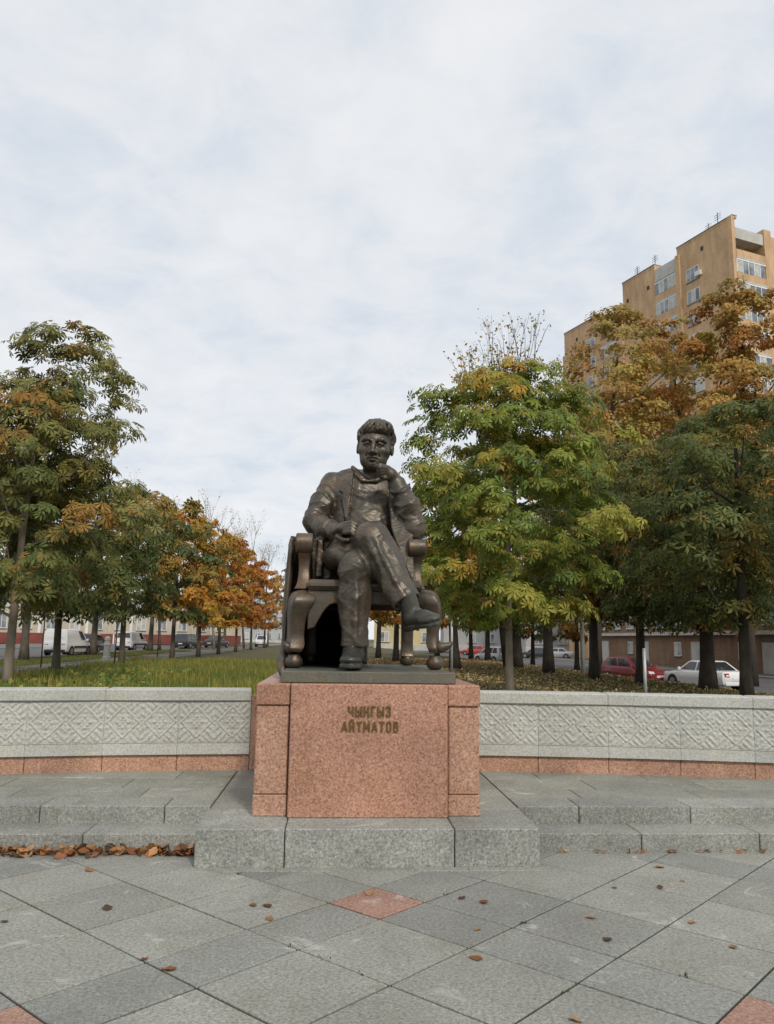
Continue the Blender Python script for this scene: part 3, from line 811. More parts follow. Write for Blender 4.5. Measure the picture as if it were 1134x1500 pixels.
    for i in range(4):
        a = J(506 + i * .4, 767 + i * 4.4, 1.12 - .008 * i); b = J(515 - i * .2, 765 + i * 4.7, 1.06 - .006 * i); c = J(522 - i * 1.6, 769 + i * 4.6, 1.05 - .004 * i)
        F.cone(p1 + [0, 0, .03 - .02 * i], a, .026, .022, .012); F.chain([a, b, c], [.0215, .0195, .016], .003)
    F.chain([J(495, 786, 1.22), J(503, 791, 1.12), J(510, 791, 1.07)], [.026, .021, .017], .006)
    V, Q = F.mesh()
    return V, Q, (ankL, ankR, dr)
bodyV, bodyQ, (ankL, ankR, dirR) = build_figure()

# --- head in its own frame (x to the picture's right, y into the picture, z up)
def build_head():
    h = 0.0048
    F = Field((-0.24, -0.30, -0.30), (0.24, 0.30, 0.30), h)
    F.ell((0, .045, .055), (.160, .195, .180), .02)
    F.ell((0, -.03, -.045), (.138, .165, .190), .06)
    F.ell((0, -.065, -.150), (.100, .112, .082), .05)
    F.ell((0, -.150, -.182), (.050, .035, .034), .04)
    F.cone((0, .03, -.15), (0, .08, -.30), .105, .115, .04)
    for s in (-1, 1):
        F.ell((s * .098, -.115, -.045), (.050, .055, .045), .05)
        F.ell((s * .078, -.10, -.135), (.040, .07, .055), .05)
        F.ell((s * .058, -.210, .018), (.044, .042, .028), .022, 'sub')
        F.ell((s * .058, -.156, .012), (.036, .034, .024), .006)
        F.chain([(s * .100, -.152, .008), (s * .080, -.180, .021), (s * .056, -.190, .025), (s * .030, -.180, .014)], [.009, .012, .012, .008], .007)
        F.chain([(s * .094, -.152, .000), (s * .060, -.178, -.010), (s * .030, -.176, .000)], [.005, .006, .005], .010)
        F.chain([(s * .118, -.140, .042), (s * .085, -.180, .062), (s * .050, -.196, .062), (s * .022, -.196, .048)], [.010, .016, .017, .012], .014)
        F.ell((s * .030, -.196, -.068), (.020, .024, .017), .012)
        F.chain([(s * .040, -.196, -.058), (s * .062, -.175, -.095), (s * .066, -.155, -.130)], [.003, .004, .003], .014, 'sub')
        F.ell((s * .166, .02, -.012), (.020, .042, .060), .012)
        F.ell((s * .180, .005, -.006), (.010, .022, .036), .01, 'sub')
    F.chain([(0, -.182, .045), (0, -.205, .0), (0, -.236, -.055)], [.020, .017, .022], .02)
    F.ell((0, -.236, -.064), (.023, .022, .019), .014)
    F.chain([(-.052, -.168, -.127), (-.020, -.194, -.111), (0, -.196, -.113), (.020, -.194, -.111), (.052, -.168, -.127)], [.006, .012, .012, .012, .006], .012)
    F.chain([(-.042, -.170, -.136), (0, -.192, -.137), (.042, -.170, -.136)], [.006, .014, .006], .012)
    F.chain([(-.056, -.174, -.133), (-.02, -.202, -.123), (.02, -.202, -.123), (.056, -.174, -.133)], .0045, .006, 'sub')
    F.chain([(-.030, -.176, -.158), (0, -.188, -.160), (.030, -.176, -.158)], [.003, .006, .003], .012, 'sub')
    for z in (.085, .105):
        F.chain([(-.07, -.172, z), (0, -.190, z + .006), (.07, -.172, z)], [.002, .004, .002], .01, 'sub')
    return F.mesh()
def build_hair():
    F = Field((-0.27, -0.31, -0.2), (0.27, 0.34, 0.34), 0.005)
    F.ell((0, .055, .072), (.176, .212, .182), .02)
    F.ell((0, .13, -.03), (.145, .140, .14), .05)
    F.ell((0.02, -.055, .165), (.135, .105, .068), .04)          # volume above the forehead
    F.rbox((0, -.22, -.06), (.136, .150, .186), .05, .03, 'sub')
    F.rbox((0, -.13, -.16), (.24, .165, .135), .05, .02, 'sub')
    r = random.Random(11)
    c0 = np.array([0, .045, .06])
    def surf(v, k):
        v = v / np.linalg.norm(v)
        lo_, hi_ = 0.0, 0.34
        for _ in range(14):
            m_ = (lo_ + hi_) / 2; q = c0 + v * m_; ix = np.clip(((q - F0lo) / F.h).astype(int), 0, F.n - 1)
            if base[ix[0], ix[1], ix[2]] < 0: lo_ = m_
            else: hi_ = m_
        return c0 + v * (lo_ + k)
    base = F.D.copy(); F0lo = F.lo
    # wavy locks: start at the hairline, sweep up, back and to one side
    for i in range(78):
        a = -1.5 + 3.0 * (i % 26) / 25 + r.uniform(-.05, .05); lay = i // 26
        e0 = (0.36, 0.72, 1.1)[lay] - (max(0, abs(a) - .75) * .55 if lay == 0 else 0) + r.uniform(-.10, .14)
        e1 = e0 + 0.75 + r.uniform(-.1, .15); side = .35 * math.sin(a * 1.7 + .8) + r.uniform(-.1, .2); wv = r.uniform(0, 6.28)
        pts = []
        for t in np.linspace(0, 1, 8):
            e = e0 + (e1 - e0) * t; az = a * (1 - .15 * t) + side * t + .07 * math.sin(t * 6 + wv)
            v = np.array([math.sin(az) * math.cos(e), -math.cos(az) * math.cos(e), math.sin(e)])
            pts.append(surf(v, .001 + .018 * math.sin(PI * t)))
        rr = r.uniform(.009, .019)
        F.chain(pts, [rr * .6, rr, rr * 1.1, rr * 1.1, rr, rr * .9, rr * .7, rr * .4], .002)
    for s_ in (-1, 1):
        for i in range(12):
            az = s_ * (1.15 + .16 * i); pts = []
            for t in np.linspace(0, 1, 6):
                e = .75 - 1.0 * t; zz = az + s_ * .18 * t + .04 * math.sin(5 * t + i)
                v = np.array([math.sin(zz) * math.cos(e), -math.cos(zz) * math.cos(e), math.sin(e)])
                pts.append(surf(v, .003))
            F.chain(pts, [.008, .015, .017, .016, .013, .006], .005)
    return F.mesh()
HC = J(549.5, 656, 1.70)
RH = (Matrix.Rotation(rad(-7), 3, 'Z') @ Matrix.Rotation(rad(4), 3, 'Y') @ Matrix.Rotation(rad(7), 3, 'X'))
RHn = np.array(RH)
def head_xf(V): return (V * np.array([.975, .98, .955])) @ RHn.T + HC
headV, headQ = build_head(); headV = head_xf(headV)
hairV, hairQ = build_hair(); hairV = head_xf(hairV * np.array([.955, 1.0, 1.02]))
V = np.concatenate([bodyV, headV]) - np.array(SO); Q = np.concatenate([bodyQ, headQ + len(bodyV)])
# cloth relief and the unevenness of cast metal, along the surface normal
tmp = np_mesh('tmp', V, Q, True); nv = np.empty(len(V) * 3, np.float32); tmp.vertex_normals.foreach_get('vector', nv); nv = nv.reshape(-1, 3); bpy.data.meshes.remove(tmp)
x_, y_, z_ = V[:, 0], V[:, 1], V[:, 2]
q1 = np.sin(15 * (z_ + .7 * x_) + 2.6 * np.sin(5.5 * x_ + 3 * y_ + 1) + 1.8 * np.sin(7 * y_ - 2 * z_)); q2 = np.sin(22 * (x_ * .8 - z_ * .5) + 2.2 * np.sin(6 * z_ + 4 * y_) + .5)
fold = .0055 * ((1 - np.abs(q1)) ** 2.2 - .25) + .004 * ((1 - np.abs(q2)) ** 2.5 - .2) + .0015 * np.sin(70 * x_ + 3 * np.sin(40 * z_)) * np.sin(64 * z_ + 2 * np.sin(50 * y_))
msk = np.ones(len(V)); msk[len(bodyV):] = 0
for hp, hr in ((J(503, 775, 1.14), .17), (J(563, 692, 1.43), .15), (J(548, 700, 1.8), .15)):
    dd = np.linalg.norm(V - (hp - np.array(SO)), axis=1); msk *= np.clip((dd - hr) / .06, 0, 1)
V = V + nv * (fold * msk)[:, None]
fig = link_mesh('figure', np_mesh('figure', V, Q, True), M_BRZ_C, statue)
link_mesh('hair', np_mesh('hair', hairV - np.array(SO), hairQ, True), M_BRZ, fig)

def build_shoe(ank, dirv, toe, upv):
    # local frame: f = toward the toe, u = up from the sole, s = sideways
    f = np.array(toe, float); f /= np.linalg.norm(f); u = np.array(upv, float); u -= f * (u @ f); u /= np.linalg.norm(u); s = np.cross(f, u)
    B = np.stack([f, s, u], 1)
    F = Field((-0.20, -0.13, -0.20), (0.42, 0.13, 0.20), 0.007)
    F.cone((0, 0, .14), (0, 0, -.06), .085, .085, .01)
    F.ell((-.01, 0, -.075), (.115, .086, .080), .03)
    F.ell((.12, 0, -.082), (.15, .082, .070), .04)
    F.ell((.235, 0, -.105), (.125, .088, .050), .03)
    F.rbox((.11, 0, -.20), (.40, .2, .058), .0, .0, 'sub')
    sl, X, Y, Z = F.win((-.2, -.13, -.18), (.42, .13, -.12), .03)
    out = [(-.118, -.04), (-.118, .04), (-.08, .074), (0, .078), (.08, .070), (.18, .084), (.26, .088), (.32, .070), (.358, .035), (.364, 0), (.358, -.035), (.32, -.070), (.26, -.088), (.18, -.084), (.08, -.070), (0, -.078), (-.08, -.074)]
    F.put(sl, np.maximum(poly_sdf(X, Y, out), np.abs(Z + .152) - .017), 0.004)
    F.ell((.40, .10, -.15), (.10, .06, .1), .02, 'sub'); F.ell((.40, -.10, -.15), (.10, .06, .1), .02, 'sub')
    F.rbox((-.06, 0, -.172), (.058, .068, .020), .012, .002)
    F.chain([(.07, -.06, -.02), (.10, 0, .0), (.07, .06, -.02)], .008, .008)
    F.chain([(.11, -.06, -.04), (.14, 0, -.018), (.11, .06, -.04)], .008, .008)
    F.chain([(.19, -.085, -.10), (.22, 0, -.05), (.19, .085, -.10)], .006, .01)
    V, Q = F.mesh(); return V @ B.T + ank, Q
sv, sq = build_shoe(np.array([ankL[0] - .01, ankL[1] - .005, PZ + .188]), None, (-.10, -1, 0), (0, 0, 1))
link_mesh('shoe', np_mesh('shoe', sv - np.array(SO), sq, True), M_BRZ_S, fig)
sa = ankR + dirR * 0.085
sv, sq = build_shoe(sa, None, (0.50, -0.86, 0.05), -dirR * .9 + np.array([-.1, -.05, .15]))
sv = (sv - sa) * .88 + sa
link_mesh('shoe', np_mesh('shoe', sv - np.array(SO), sq, True), M_BRZ_S, fig)

# ------------------------------------------------------------------ the armchair of the statue
chair = bpy.data.objects.new('armchair', None); C.objects.link(chair); chair.parent = statue
def cpart(mb, name, **kw): return mb.build(name, M_BRZ, chair, off=SO, **kw)
def sq_ring(cx, cy, z, hx, hy, rot=0.0, n=3, tilt=0.0):
    pts = []
    for sx, sy in ((1, 1), (-1, 1), (-1, -1), (1, -1)):
        a0 = math.atan2(sy, sx) - PI / 4
        for k in range(n):
            a = a0 + (PI / 2) * k / (n - 1)
            rr = 0.22
            x = sx * hx * (1 - rr) + hx * rr * math.cos(a); y = sy * hy * (1 - rr) + hy * rr * math.sin(a)
            xr = x * math.cos(rot) - y * math.sin(rot); yr = x * math.sin(rot) + y * math.cos(rot)
            pts.append((cx + xr, cy + yr, z + tilt * xr))
    return pts
def smooth_rings(rings, m=4):
    R = np.array(rings); n = len(R); out = []
    for i in range(n - 1):
        p0, p1, p2, p3 = R[max(i - 1, 0)], R[i], R[i + 1], R[min(i + 2, n - 1)]
        for k in range(m):
            t = k / m
            out.append(0.5 * (2 * p1 + (p2 - p0) * t + (2 * p0 - 5 * p1 + 4 * p2 - p3) * t * t + (3 * p1 - p0 - 3 * p2 + p3) * t ** 3))
    out.append(R[-1]); return [[tuple(p) for p in r] for r in out]
def soft(o, deg=42):
    o.data.shade_smooth(); o.data.set_sharp_from_angle(angle=rad(deg)); return o
def cabriole(side, y0):
    if side < 0:
        prof = [(864, 440, 456), (866, 430, 461), (872, 425, 463), (882, 422, 461), (895, 421, 453), (910, 421, 447.5), (930, 420.5, 445), (943, 419, 446), (950, 419, 444), (955, 424, 440)]
    else:
        prof = [(864, 612, 630), (866, 608, 638), (872, 607, 643), (884, 612, 646), (895, 619, 647), (910, 625, 645.5), (930, 625.5, 643), (943, 625, 643), (950, 627, 643), (956, 630, 643)]
    rings = []; fy = [0.09, 0.05, 0.01, -.02, -.02, .0, .02, .01, -.005, .01]
    for i, (py, xl, xr) in enumerate(prof):
        p = J((xl + xr) / 2, py, y0); hw = (J(xr, py, y0)[0] - J(xl, py, y0)[0]) / 2 / 1.17; rings.append(sq_ring(p[0], y0 + fy[i], p[2], hw, max(hw, .075), -side * 0.3))
    o = soft(cpart(MB().loft(smooth_rings(rings)), 'leg'))
    prof = [(0, 0)] * 7 + [((429, 0) if side < 0 else (636, 0)), (0, 0), ((431, 0) if side < 0 else (636, 0))]
    # hooked toe and the ball foot
    p = J(prof[-3][0], 947, y0)
    hk = 1.0 if side > 0 else .45
    MB_h = MB().tube([p + [0, 0, .0], p + [side * .07 * hk, -.02, -.01], p + [side * .125 * hk, -.035, .012], p + [side * .15 * hk, -.04, .04]], [.055, .045, .028, .012], 10)
    MB_h.build('toe', M_BRZ, o, off=SO, smooth=True)
    q = J(prof[-1][0] + (1 if side > 0 else 0), 965, y0)
    MB().lathe([(.03, PZ), (.058, PZ + .012), (.074, PZ + .045), (.070, PZ + .075), (.05, PZ + .098), (.045, PZ + .115)], 18, q[0], y0).build('ball_foot', M_BRZ, o, off=SO, smooth=True)
    return o
YF, YB = 1.14, 2.12
cabriole(-1, YF); cabriole(1, YF)
for xb in (-0.5, 0.43):
    rings = [sq_ring(xb + dx, YB + dy, z, hw, hw) for dx, dy, z, hw in ((0, -.06, 2.05, .075), (0, -.02, 1.9, .07), (0, .03, 1.7, .06), (0, .05, 1.5, .055), (0, .05, 1.40, .06), (0, .05, 1.36, .07))]
    o = soft(cpart(MB().loft(smooth_rings(rings)), 'leg'))
    MB().lathe([(.03, PZ), (.06, PZ + .012), (.075, PZ + .05), (.06, PZ + .09), (.05, PZ + .11)], 16, xb, YB + .05).build('ball_foot', M_BRZ, o, off=SO, smooth=True)
zs = J(480, 849, 1.08)[2]                       # top of the seat
zr = J(480, 864, 1.08)[2]
cpart(MB().box(-0.52, 0.46, 1.04, 2.1, zr - .005, zs, 0.035), 'seat')
# front rail with an arched lower edge
xa, xb_ = -0.50, 0.44; zl = J(480, 884, 1.1)[2]
arch = [(xa, zr)] + [(xa, zl - .22)] + [(xa + .06 + .02 * k, zl - .20 + .20 * math.sin(k / 8 * PI / 2)) for k in range(9)] + [(xb_ - .22 + .02 * k, zl - .20 + .20 * math.cos(k / 8 * PI / 2)) for k in range(9)] + [(xb_, zl - .22), (xb_, zr)]
cpart(MB().prism(arch, 'y', 1.09, 1.17), 'front_rail', bevel=0.01)
for x0 in (-0.53, 0.41):
    cpart(MB().box(x0, x0 + .07, 1.18, 2.1, zr - .13, zr - .008, .012), 'side_rail')
cpart(MB().box(-0.46, 0.40, 2.08, 2.15, zr - .13, zr - .008, .012), 'back_rail')
def armrest(side, pxc, py_top, py_scroll, py_post):
    xc = J(pxc, py_top, 1.2)[0]; zt_ = J(pxc, py_top, 1.2)[2]; zsb = J(pxc, py_scroll, 1.2)[2]; zp = J(pxc, py_post, 1.2)[2]
    hw = 0.074 if side < 0 else 0.079
    r_ = (zt_ - zsb) / 2
    prof = [(2.1, zt_ + .03), (1.6, zt_ - .005), (1.3, zt_)]
    prof += [(1.24 + r_ * math.cos(a) * .95, zt_ - r_ + r_ * math.sin(a)) for a in np.linspace(PI / 2, PI * 1.72, 20)]
    prof += [(1.34, zt_ - .075), (1.6, zt_ - .07), (2.1, zt_ - .04)]
    a = soft(cpart(MB().prism(prof, 'x', xc - hw, xc + hw), 'armrest', bevel=0.014, seg=3))
    rings = []
    for t in np.linspace(0, 1, 9):
        z = zsb + .05 + (zp - zsb - .05) * t
        y = 1.27 + .07 * math.sin(t * PI) + .0 * t; w = 0.062 - .016 * math.sin(PI * t) + (0.012 if t > .9 else 0)
        rings.append(sq_ring(xc + side * (-.0), y, z, w, .05 + .02 * t))
    soft(cpart(MB().loft(smooth_rings(rings, 2)), 'arm_post'))
armrest(-1, 446.5, 780, 809, 862); armrest(1, 611.5, 789, 814.5, 863)
bp = [(-.40, zs - .02), (-.42, 2.45), (-.38, 2.72), (-.22, 2.86), (0, 2.9), (.22, 2.86), (.36, 2.72), (.40, 2.45), (.38, zs - .02)]
cpart(MB().prism(bp, 'y', 2.12, 2.21), 'backrest', bevel=0.02)
for x0 in (-.46, .36):
    cpart(MB().tube([(x0 + .05, 2.17, zr), (x0 + .04, 2.2, 2.3), (x0 + .06, 2.24, 2.62)], [.05, .045, .035], 10), 'back_post', smooth=True)
# a coat thrown over the chair's back and arm, falling to the plinth
def drape():
    us = np.linspace(0, 1, 90); vs = np.linspace(0, 1, 40); ztd = J(427, 806, 1.4)[2]
    xo = J(427, 800, 1.6)[0]
    path = np.array([(0.06, 2.30), (-.2, 2.33), (-.45, 2.34), (xo + .10, 2.30), (xo, 2.12), (xo, 1.8), (xo + .01, 1.55), (xo + .03, 1.33)])
    seg = np.concatenate([[0], np.cumsum(np.linalg.norm(np.diff(path, axis=0), axis=1))]); seg /= seg[-1]
    V = []
    for v in vs:
        for u in us:
            x = np.interp(u, seg, path[:, 0]); y = np.interp(u, seg, path[:, 1])
            top = 2.60 - .10 * u + .05 * math.sin(u * 9); 
            if u > .55: top = ztd + .16 * (1 - (u - .55) / .45) + .035 * math.sin(u * 31) + .02 * math.sin(u * 57)
            z = top * (1 - v) + (PZ + .004) * v
            n = np.array([-(1 if u > .42 else .35), (1 if u < .42 else .2)]) * .5
            fold = (.030 * math.sin(u * 38 + 2.5 * v) + .018 * math.sin(u * 71 - 4 * v)) * (.45 + .55 * v)
            fl = fold + (.06 * v * v if u > .4 else .0) + .02 * math.sin(PI * v) 
            V.append((x + n[0] * fl * 1.1, y + n[1] * fl, z))
    nx = len(us); a = np.array([[j * nx + i, j * nx + i + 1, (j + 1) * nx + i + 1, (j + 1) * nx + i] for j in range(len(vs) - 1) for i in range(nx - 1)])
    o = link_mesh('draped_coat', np_mesh('draped_coat', np.array(V) - np.array(SO), a, True), M_BRZ, chair)
    m = o.modifiers.new('thick', 'SOLIDIFY'); m.thickness = 0.03; m.offset = -1
drape()
# the coat's hem rolling over the plinth edge
hem = MB().tube([(-.60, 1.75, PZ + .05), (-.655, 1.5, PZ + .06), (-.70, 1.35, PZ + .05), (-.705, 1.2, PZ + .0), (-.70, 1.12, PZ - .055)], [.05, .06, .06, .045, .02], 12)
hem.build('coat_hem', M_BRZ, chair, off=SO, smooth=True)
chair.location = (0, 0, 0)
# hollow under the seat, closed towards the coat, its deep shade painted near-black
M_HOLLOW_SHADE = plain('hollow_painted_shade', (0.012, 0.011, 0.010), 0.9, 0.0, 0.3, 20, 0.15)
hol = MB().box(-0.075, -0.05, 1.2, 2.27, PZ + .002, zr - .14).box(-0.57, -0.08, 2.245, 2.27, PZ + .002, zr - .14).box(-0.59, -0.572, 1.42, 2.24, PZ + .002, zr - .14).box(-0.56, -0.08, 1.2, 2.24, zr - .16, zr - .14).box(-0.56, -0.08, 1.35, 2.24, PZ + .001, PZ + .006)
hol.build('hollow_shade_panels', M_HOLLOW_SHADE, chair, off=SO)

# ================================================================== TREES
def leaf_mat(name, trans=0.35, rough=0.55):
    m = Mat(name, rough, 0.0, 0.22)
    at = m.node('ShaderNodeAttribute'); at.attribute_name = 'Col'
    P = m.world_pos()
    col = m.mix(1.0, at.outputs['Color'], m.ramp(m.noise(9, 3, 0.6, P), [(0.3, 0.75), (0.7, 1.25)]), 'MULTIPLY')
    m.base(col)
    tr = m.node('ShaderNodeBsdfTranslucent'); m.link(col, tr.inputs['Color'])
    mx = m.node('ShaderNodeMixShader'); mx.inputs[0].default_value = trans
    out = m.n['Material Output']
    m.link(m.b.outputs[0], mx.inputs[1]); m.link(tr.outputs[0], mx.inputs[2]); m.link(mx.outputs[0], out.inputs['Surface'])
    return m.m
M_LEAF = leaf_mat('foliage')
M_DEAD = leaf_mat('dead_leaf', 0.15, 0.7)
def bark(name, c1, c2):
    m = Mat(name, 0.95, 0, 0.2); P = m.coord()
    n = m.noise(6, 6, 0.7, P, 0.4, (1, 1, 0.35)); f = m.noise(2.0, 4, 0.6, P)
    col = m.mix(m.ramp(f, [(0.35, 0.0), (0.7, 0.8)]), m.ramp(n, [(0.3, c1), (0.7, c2)]), m.ramp(n, [(0.3, tuple(0.6 * x for x in c1)), (0.7, c1)]))
    m.base(col); m.bump(n, 0.8, 0.03); return m.m
M_BARK = bark('bark_dark', (0.045, 0.038, 0.03), (0.095, 0.08, 0.062))
M_BARK_G = bark('bark_grey', (0.09, 0.075, 0.055), (0.17, 0.145, 0.11))
M_BARK_P = bark('bark_pale', (0.24, 0.20, 0.15), (0.37, 0.32, 0.25))

def chestnut_leaf(n=7, droop=0.35):
    V = []; F = []
    angs = np.linspace(-125, 125, n) if n > 1 else [0]
    for k, a in enumerate(angs):
        L = 1.0 - 0.38 * abs(a) / 125; a = rad(a); w = 0.135 * L + .015
        d = np.array([math.cos(a), math.sin(a)]); s = np.array([-d[1], d[0]])
        b = len(V)
        def pt(t, o, z): q = d * t * L + s * o; return (q[0], q[1], z)
        V += [pt(.05, 0, 0), pt(.70, w, -droop * .38 * L - .03), pt(1, 0, -droop * L), pt(.70, -w, -droop * .38 * L - .03), pt(.62, 0, -droop * .24 * L + .02)]
        F += [(b, b + 4, b + 1), (b + 4, b + 2, b + 1), (b, b + 3, b + 4), (b + 3, b + 2, b + 4)]
    return np.array(V), np.array(F)
def simple_leaf(n=3, droop=0.3):
    V = []; F = []
    for k, a in enumerate(np.linspace(-75, 75, n)):
        L = 1.0 - .25 * abs(a) / 75; a = rad(a); d = np.array([math.cos(a), math.sin(a)]); s = np.array([-d[1], d[0]]); b = len(V); w = .27 * L
        for t, o, z in ((0, 0, 0), (.58, w, -droop * .3), (1, 0, -droop), (.58, -w, -droop * .3)):
            q = d * t * L + s * o; V.append((q[0], q[1], z * L))
        F += [(b, b + 2, b + 1), (b, b + 3, b + 2)]
    return np.array(V), np.array(F)
def small_leaf():
    return np.array([(0, 0, 0), (.55, .32, -.08), (1, 0, -.2), (.55, -.32, -.08)], float), np.array([(0, 2, 1), (0, 3, 2)])
T7 = chestnut_leaf(7); T5 = chestnut_leaf(5); T3 = simple_leaf(3); T1 = small_leaf()

def scatter_leaves(name, tmpl, P, N, S, COL, mat, r, spin=None, flat=False):
    TV, TF = tmpl; n = len(P)
    N = N / (np.linalg.norm(N, axis=1, keepdims=True) + 1e-9)
    ref = r.normal(size=(n, 3)) if spin is None else spin
    xa = ref - N * np.sum(ref * N, 1, keepdims=True); xa /= np.linalg.norm(xa, axis=1, keepdims=True) + 1e-9
    ya = np.cross(N, xa)
    V = P[:, None, :] + S[:, None, None] * (TV[None, :, 0:1] * xa[:, None, :] + TV[None, :, 1:2] * ya[:, None, :] + TV[None, :, 2:3] * N[:, None, :])
    F = TF[None] + (np.arange(n) * len(TV))[:, None, None]
    me = np_mesh(name, V.reshape(-1, 3), F.reshape(-1, TF.shape[1]))
    ca = me.color_attributes.new('Col', 'FLOAT_COLOR', 'POINT')
    cc = np.ones((n, len(TV), 4), np.float32); cc[:, :, :3] = COL[:, None, :]
    ca.data.foreach_set('color', cc.ravel()); me.materials.append(mat)
    return me
PAL = {
    'olive': [((.215, .215, .062), 5), ((.16, .165, .05), 4), ((.28, .26, .085), 3), ((.34, .20, .055), 1.0)],
    'green': [((.19, .25, .045), 5), ((.25, .30, .055), 4), ((.12, .175, .04), 3), ((.36, .33, .06), 3), ((.50, .31, .05), 1.5), ((.50, .20, .04), .5)],
    'dark': [((.115, .145, .042), 5), ((.085, .11, .036), 4), ((.155, .18, .055), 3), ((.32, .25, .06), 1.2), ((.42, .20, .045), .5)],
    'mixed': [((0.102, 0.145, 0.048), 4), ((0.174, 0.189, 0.058), 3), ((0.348, 0.246, 0.058), 3), ((0.478, 0.246, 0.043), 2), ((0.072, 0.102, 0.036), 2)],
    'gold': [((.48, .30, .05), 4), ((.54, .25, .04), 4), ((.36, .26, .05), 3), ((.20, .19, .05), 2), ((.48, .18, .035), 2)],
    'orange': [((0.435, 0.167, 0.036), 5), ((0.507, 0.217, 0.043), 4), ((0.319, 0.123, 0.032), 3), ((0.261, 0.189, 0.051), 2)],
    'rust': [((.45, .255, .065), 5), ((.37, .21, .055), 4), ((.50, .32, .085), 4), ((.30, .25, .07), 3), ((.42, .17, .045), 2.5)],
    'yellow': [((.44, .33, .075), 5), ((.36, .28, .07), 4), ((.26, .23, .06), 4), ((.44, .22, .05), 2)],
}
def pal_pick(pal, n, r):
    c = np.array([p[0] for p in PAL[pal]]); w = np.array([p[1] for p in PAL[pal]], float); w /= w.sum()
    return c[r.choice(len(c), n, p=w)]
def make_tree(name, label, base, H, cb, R, pal, n_clump, per, leaf, tmpl=T7, seed=1, trunk_r=0.15, bark_m=None, shape='egg', group=None,
              offs=(0, 0), lean=(0, 0), clump_r=(0.55, 0.95), top_pal=None, cat='tree', single=0, pal2=None, limbs=9, flat=0.6, fork=None):
    r = np.random.default_rng(seed); rr = random.Random(seed)
    t = thing(name, label, cat, base, 0, group)
    # --- trunk and limbs
    mb = MB(); pts = []; rad_ = []
    for k in range(9):
        f = k / 8; z = H * 0.86 * f
        pts.append((offs[0] * f ** 1.5 + lean[0] * z + .04 * math.sin(3 * f + seed), offs[1] * f ** 1.5 + lean[1] * z + .04 * math.cos(2.3 * f + seed), z - (.12 if k == 0 else 0)))
        rad_.append(trunk_r * ((1.35 if k == 0 else 1.0) * (1 - .62 * f) - (.30 if f > .7 else 0) * (f - .7)))
    mb.tube(pts, rad_, 12); trunk = mb.build('trunk', bark_m or M_BARK, t, smooth=True)
    P0 = np.array(pts)
    def axis_at(z): return np.array([np.interp(z, P0[:, 2], P0[:, 0]), np.interp(z, P0[:, 2], P0[:, 1]), z])
    def env(f):                                       # crown radius at relative height
        if shape == 'egg': return R * (math.sin(PI * min(1, max(0, f)) ** .72) ** .7)
        if shape == 'spire': return R * max(.10, (1 - f) ** .75) * min(1, .45 + f * 3)
        if shape == 'dome': return R * math.sqrt(max(0.0, 1 - max(0, (f - .35) / .66) ** 2)) * min(1, .55 + f * 1.6)
        if shape == 'col': return R * min(1, f * 5 + .45) * (1 - max(0, f - .75) / .30 * .75)
        return R
    cent = []; 
    for k in range(n_clump):
        f = (k + .5) / n_clump; f = min(.97, f * 1.0 + r.uniform(-.07, .07)); f = max(.02, f)
        az = k * 2.39996 + r.uniform(-.4, .4)
        rho = env(f) * (r.uniform(.62, 1.0) if k % 4 else r.uniform(.1, .55)) * (1 + .20 * math.sin(3 * az + seed) + .14 * math.sin(2 * az - 5 * f + seed * 2))
        z = cb + (H - cb) * f; ax = axis_at(min(z, H * .86))
        cent.append((ax[0] + rho * math.cos(az), ax[1] + rho * math.sin(az), z))
    cent = np.array(cent)
    for k in range(limbs):
        f = (k + .5) / limbs; z0 = cb * .85 + (H * .80 - cb * .85) * f * .9
        a = axis_at(z0); j = int(np.argmin(np.abs(cent[:, 2] - (z0 + R * .5)) + r.uniform(0, 1.2, n_clump))); c = cent[j]
        mid = a * .45 + c * .55 + np.array([0, 0, -.12 * np.linalg.norm(c - a)])
        l = MB().tube([a, a * .7 + mid * .3, mid, c], [trunk_r * .42 * (1 - .5 * f), trunk_r * .32 * (1 - .4 * f), trunk_r * .2, trunk_r * .07], 7)
        for q in range(3):
            c2 = cent[int(np.argsort(np.linalg.norm(cent - mid, axis=1))[q])]
            l.tube([mid, (mid + c2) / 2 + np.array([0, 0, -.06]), c2], [trunk_r * .15, trunk_r * .1, trunk_r * .04], 5)
        l.build('limb', bark_m or M_BARK, trunk, smooth=True)
    # --- leaves
    PP = []; NN = []; SS = []; CC = []; SP = []
    for k in range(n_clump):
        cr = r.uniform(*clump_r) * (0.75 if cent[k, 2] > cb + .85 * (H - cb) else 1)
        m = int(per * r.uniform(.75, 1.25) * (cr / np.mean(clump_r)) ** 1.6)
        d = r.normal(size=(m, 3)); d /= np.linalg.norm(d, axis=1, keepdims=True)
        d[:, 2] = np.where(d[:, 2] < -.35, -d[:, 2] * .8, d[:, 2])
        rad_s = r.uniform(.45, 1.0, m) ** .6
        p = cent[k] + d * cr * rad_s[:, None] * np.array([1, 1, flat])
        out = p - axis_at(min(cent[k, 2], H * .86)); out[:, 2] *= .3; out /= np.linalg.norm(out, axis=1, keepdims=True) + 1e-9
        nrm = np.array([0, 0, .50]) + out * .50 + d * .50 + r.normal(size=(m, 3)) * .36
        f = (cent[k, 2] - cb) / (H - cb)
        pl_ = pal
        if top_pal and r.random() < f * 1.1 - .25: pl_ = top_pal
        elif pal2 and r.random() < .30: pl_ = pal2
        cc = pal_pick(pl_, 1, r).repeat(m, 0) * .62 + pal_pick(pl_, m, r) * .38
        cc *= r.uniform(.8, 1.2, (m, 1))
        PP.append(p); NN.append(nrm); SS.append(leaf * r.uniform(.7, 1.2, m)); CC.append(cc); SP.append(out + r.normal(size=(m, 3)) * .45)
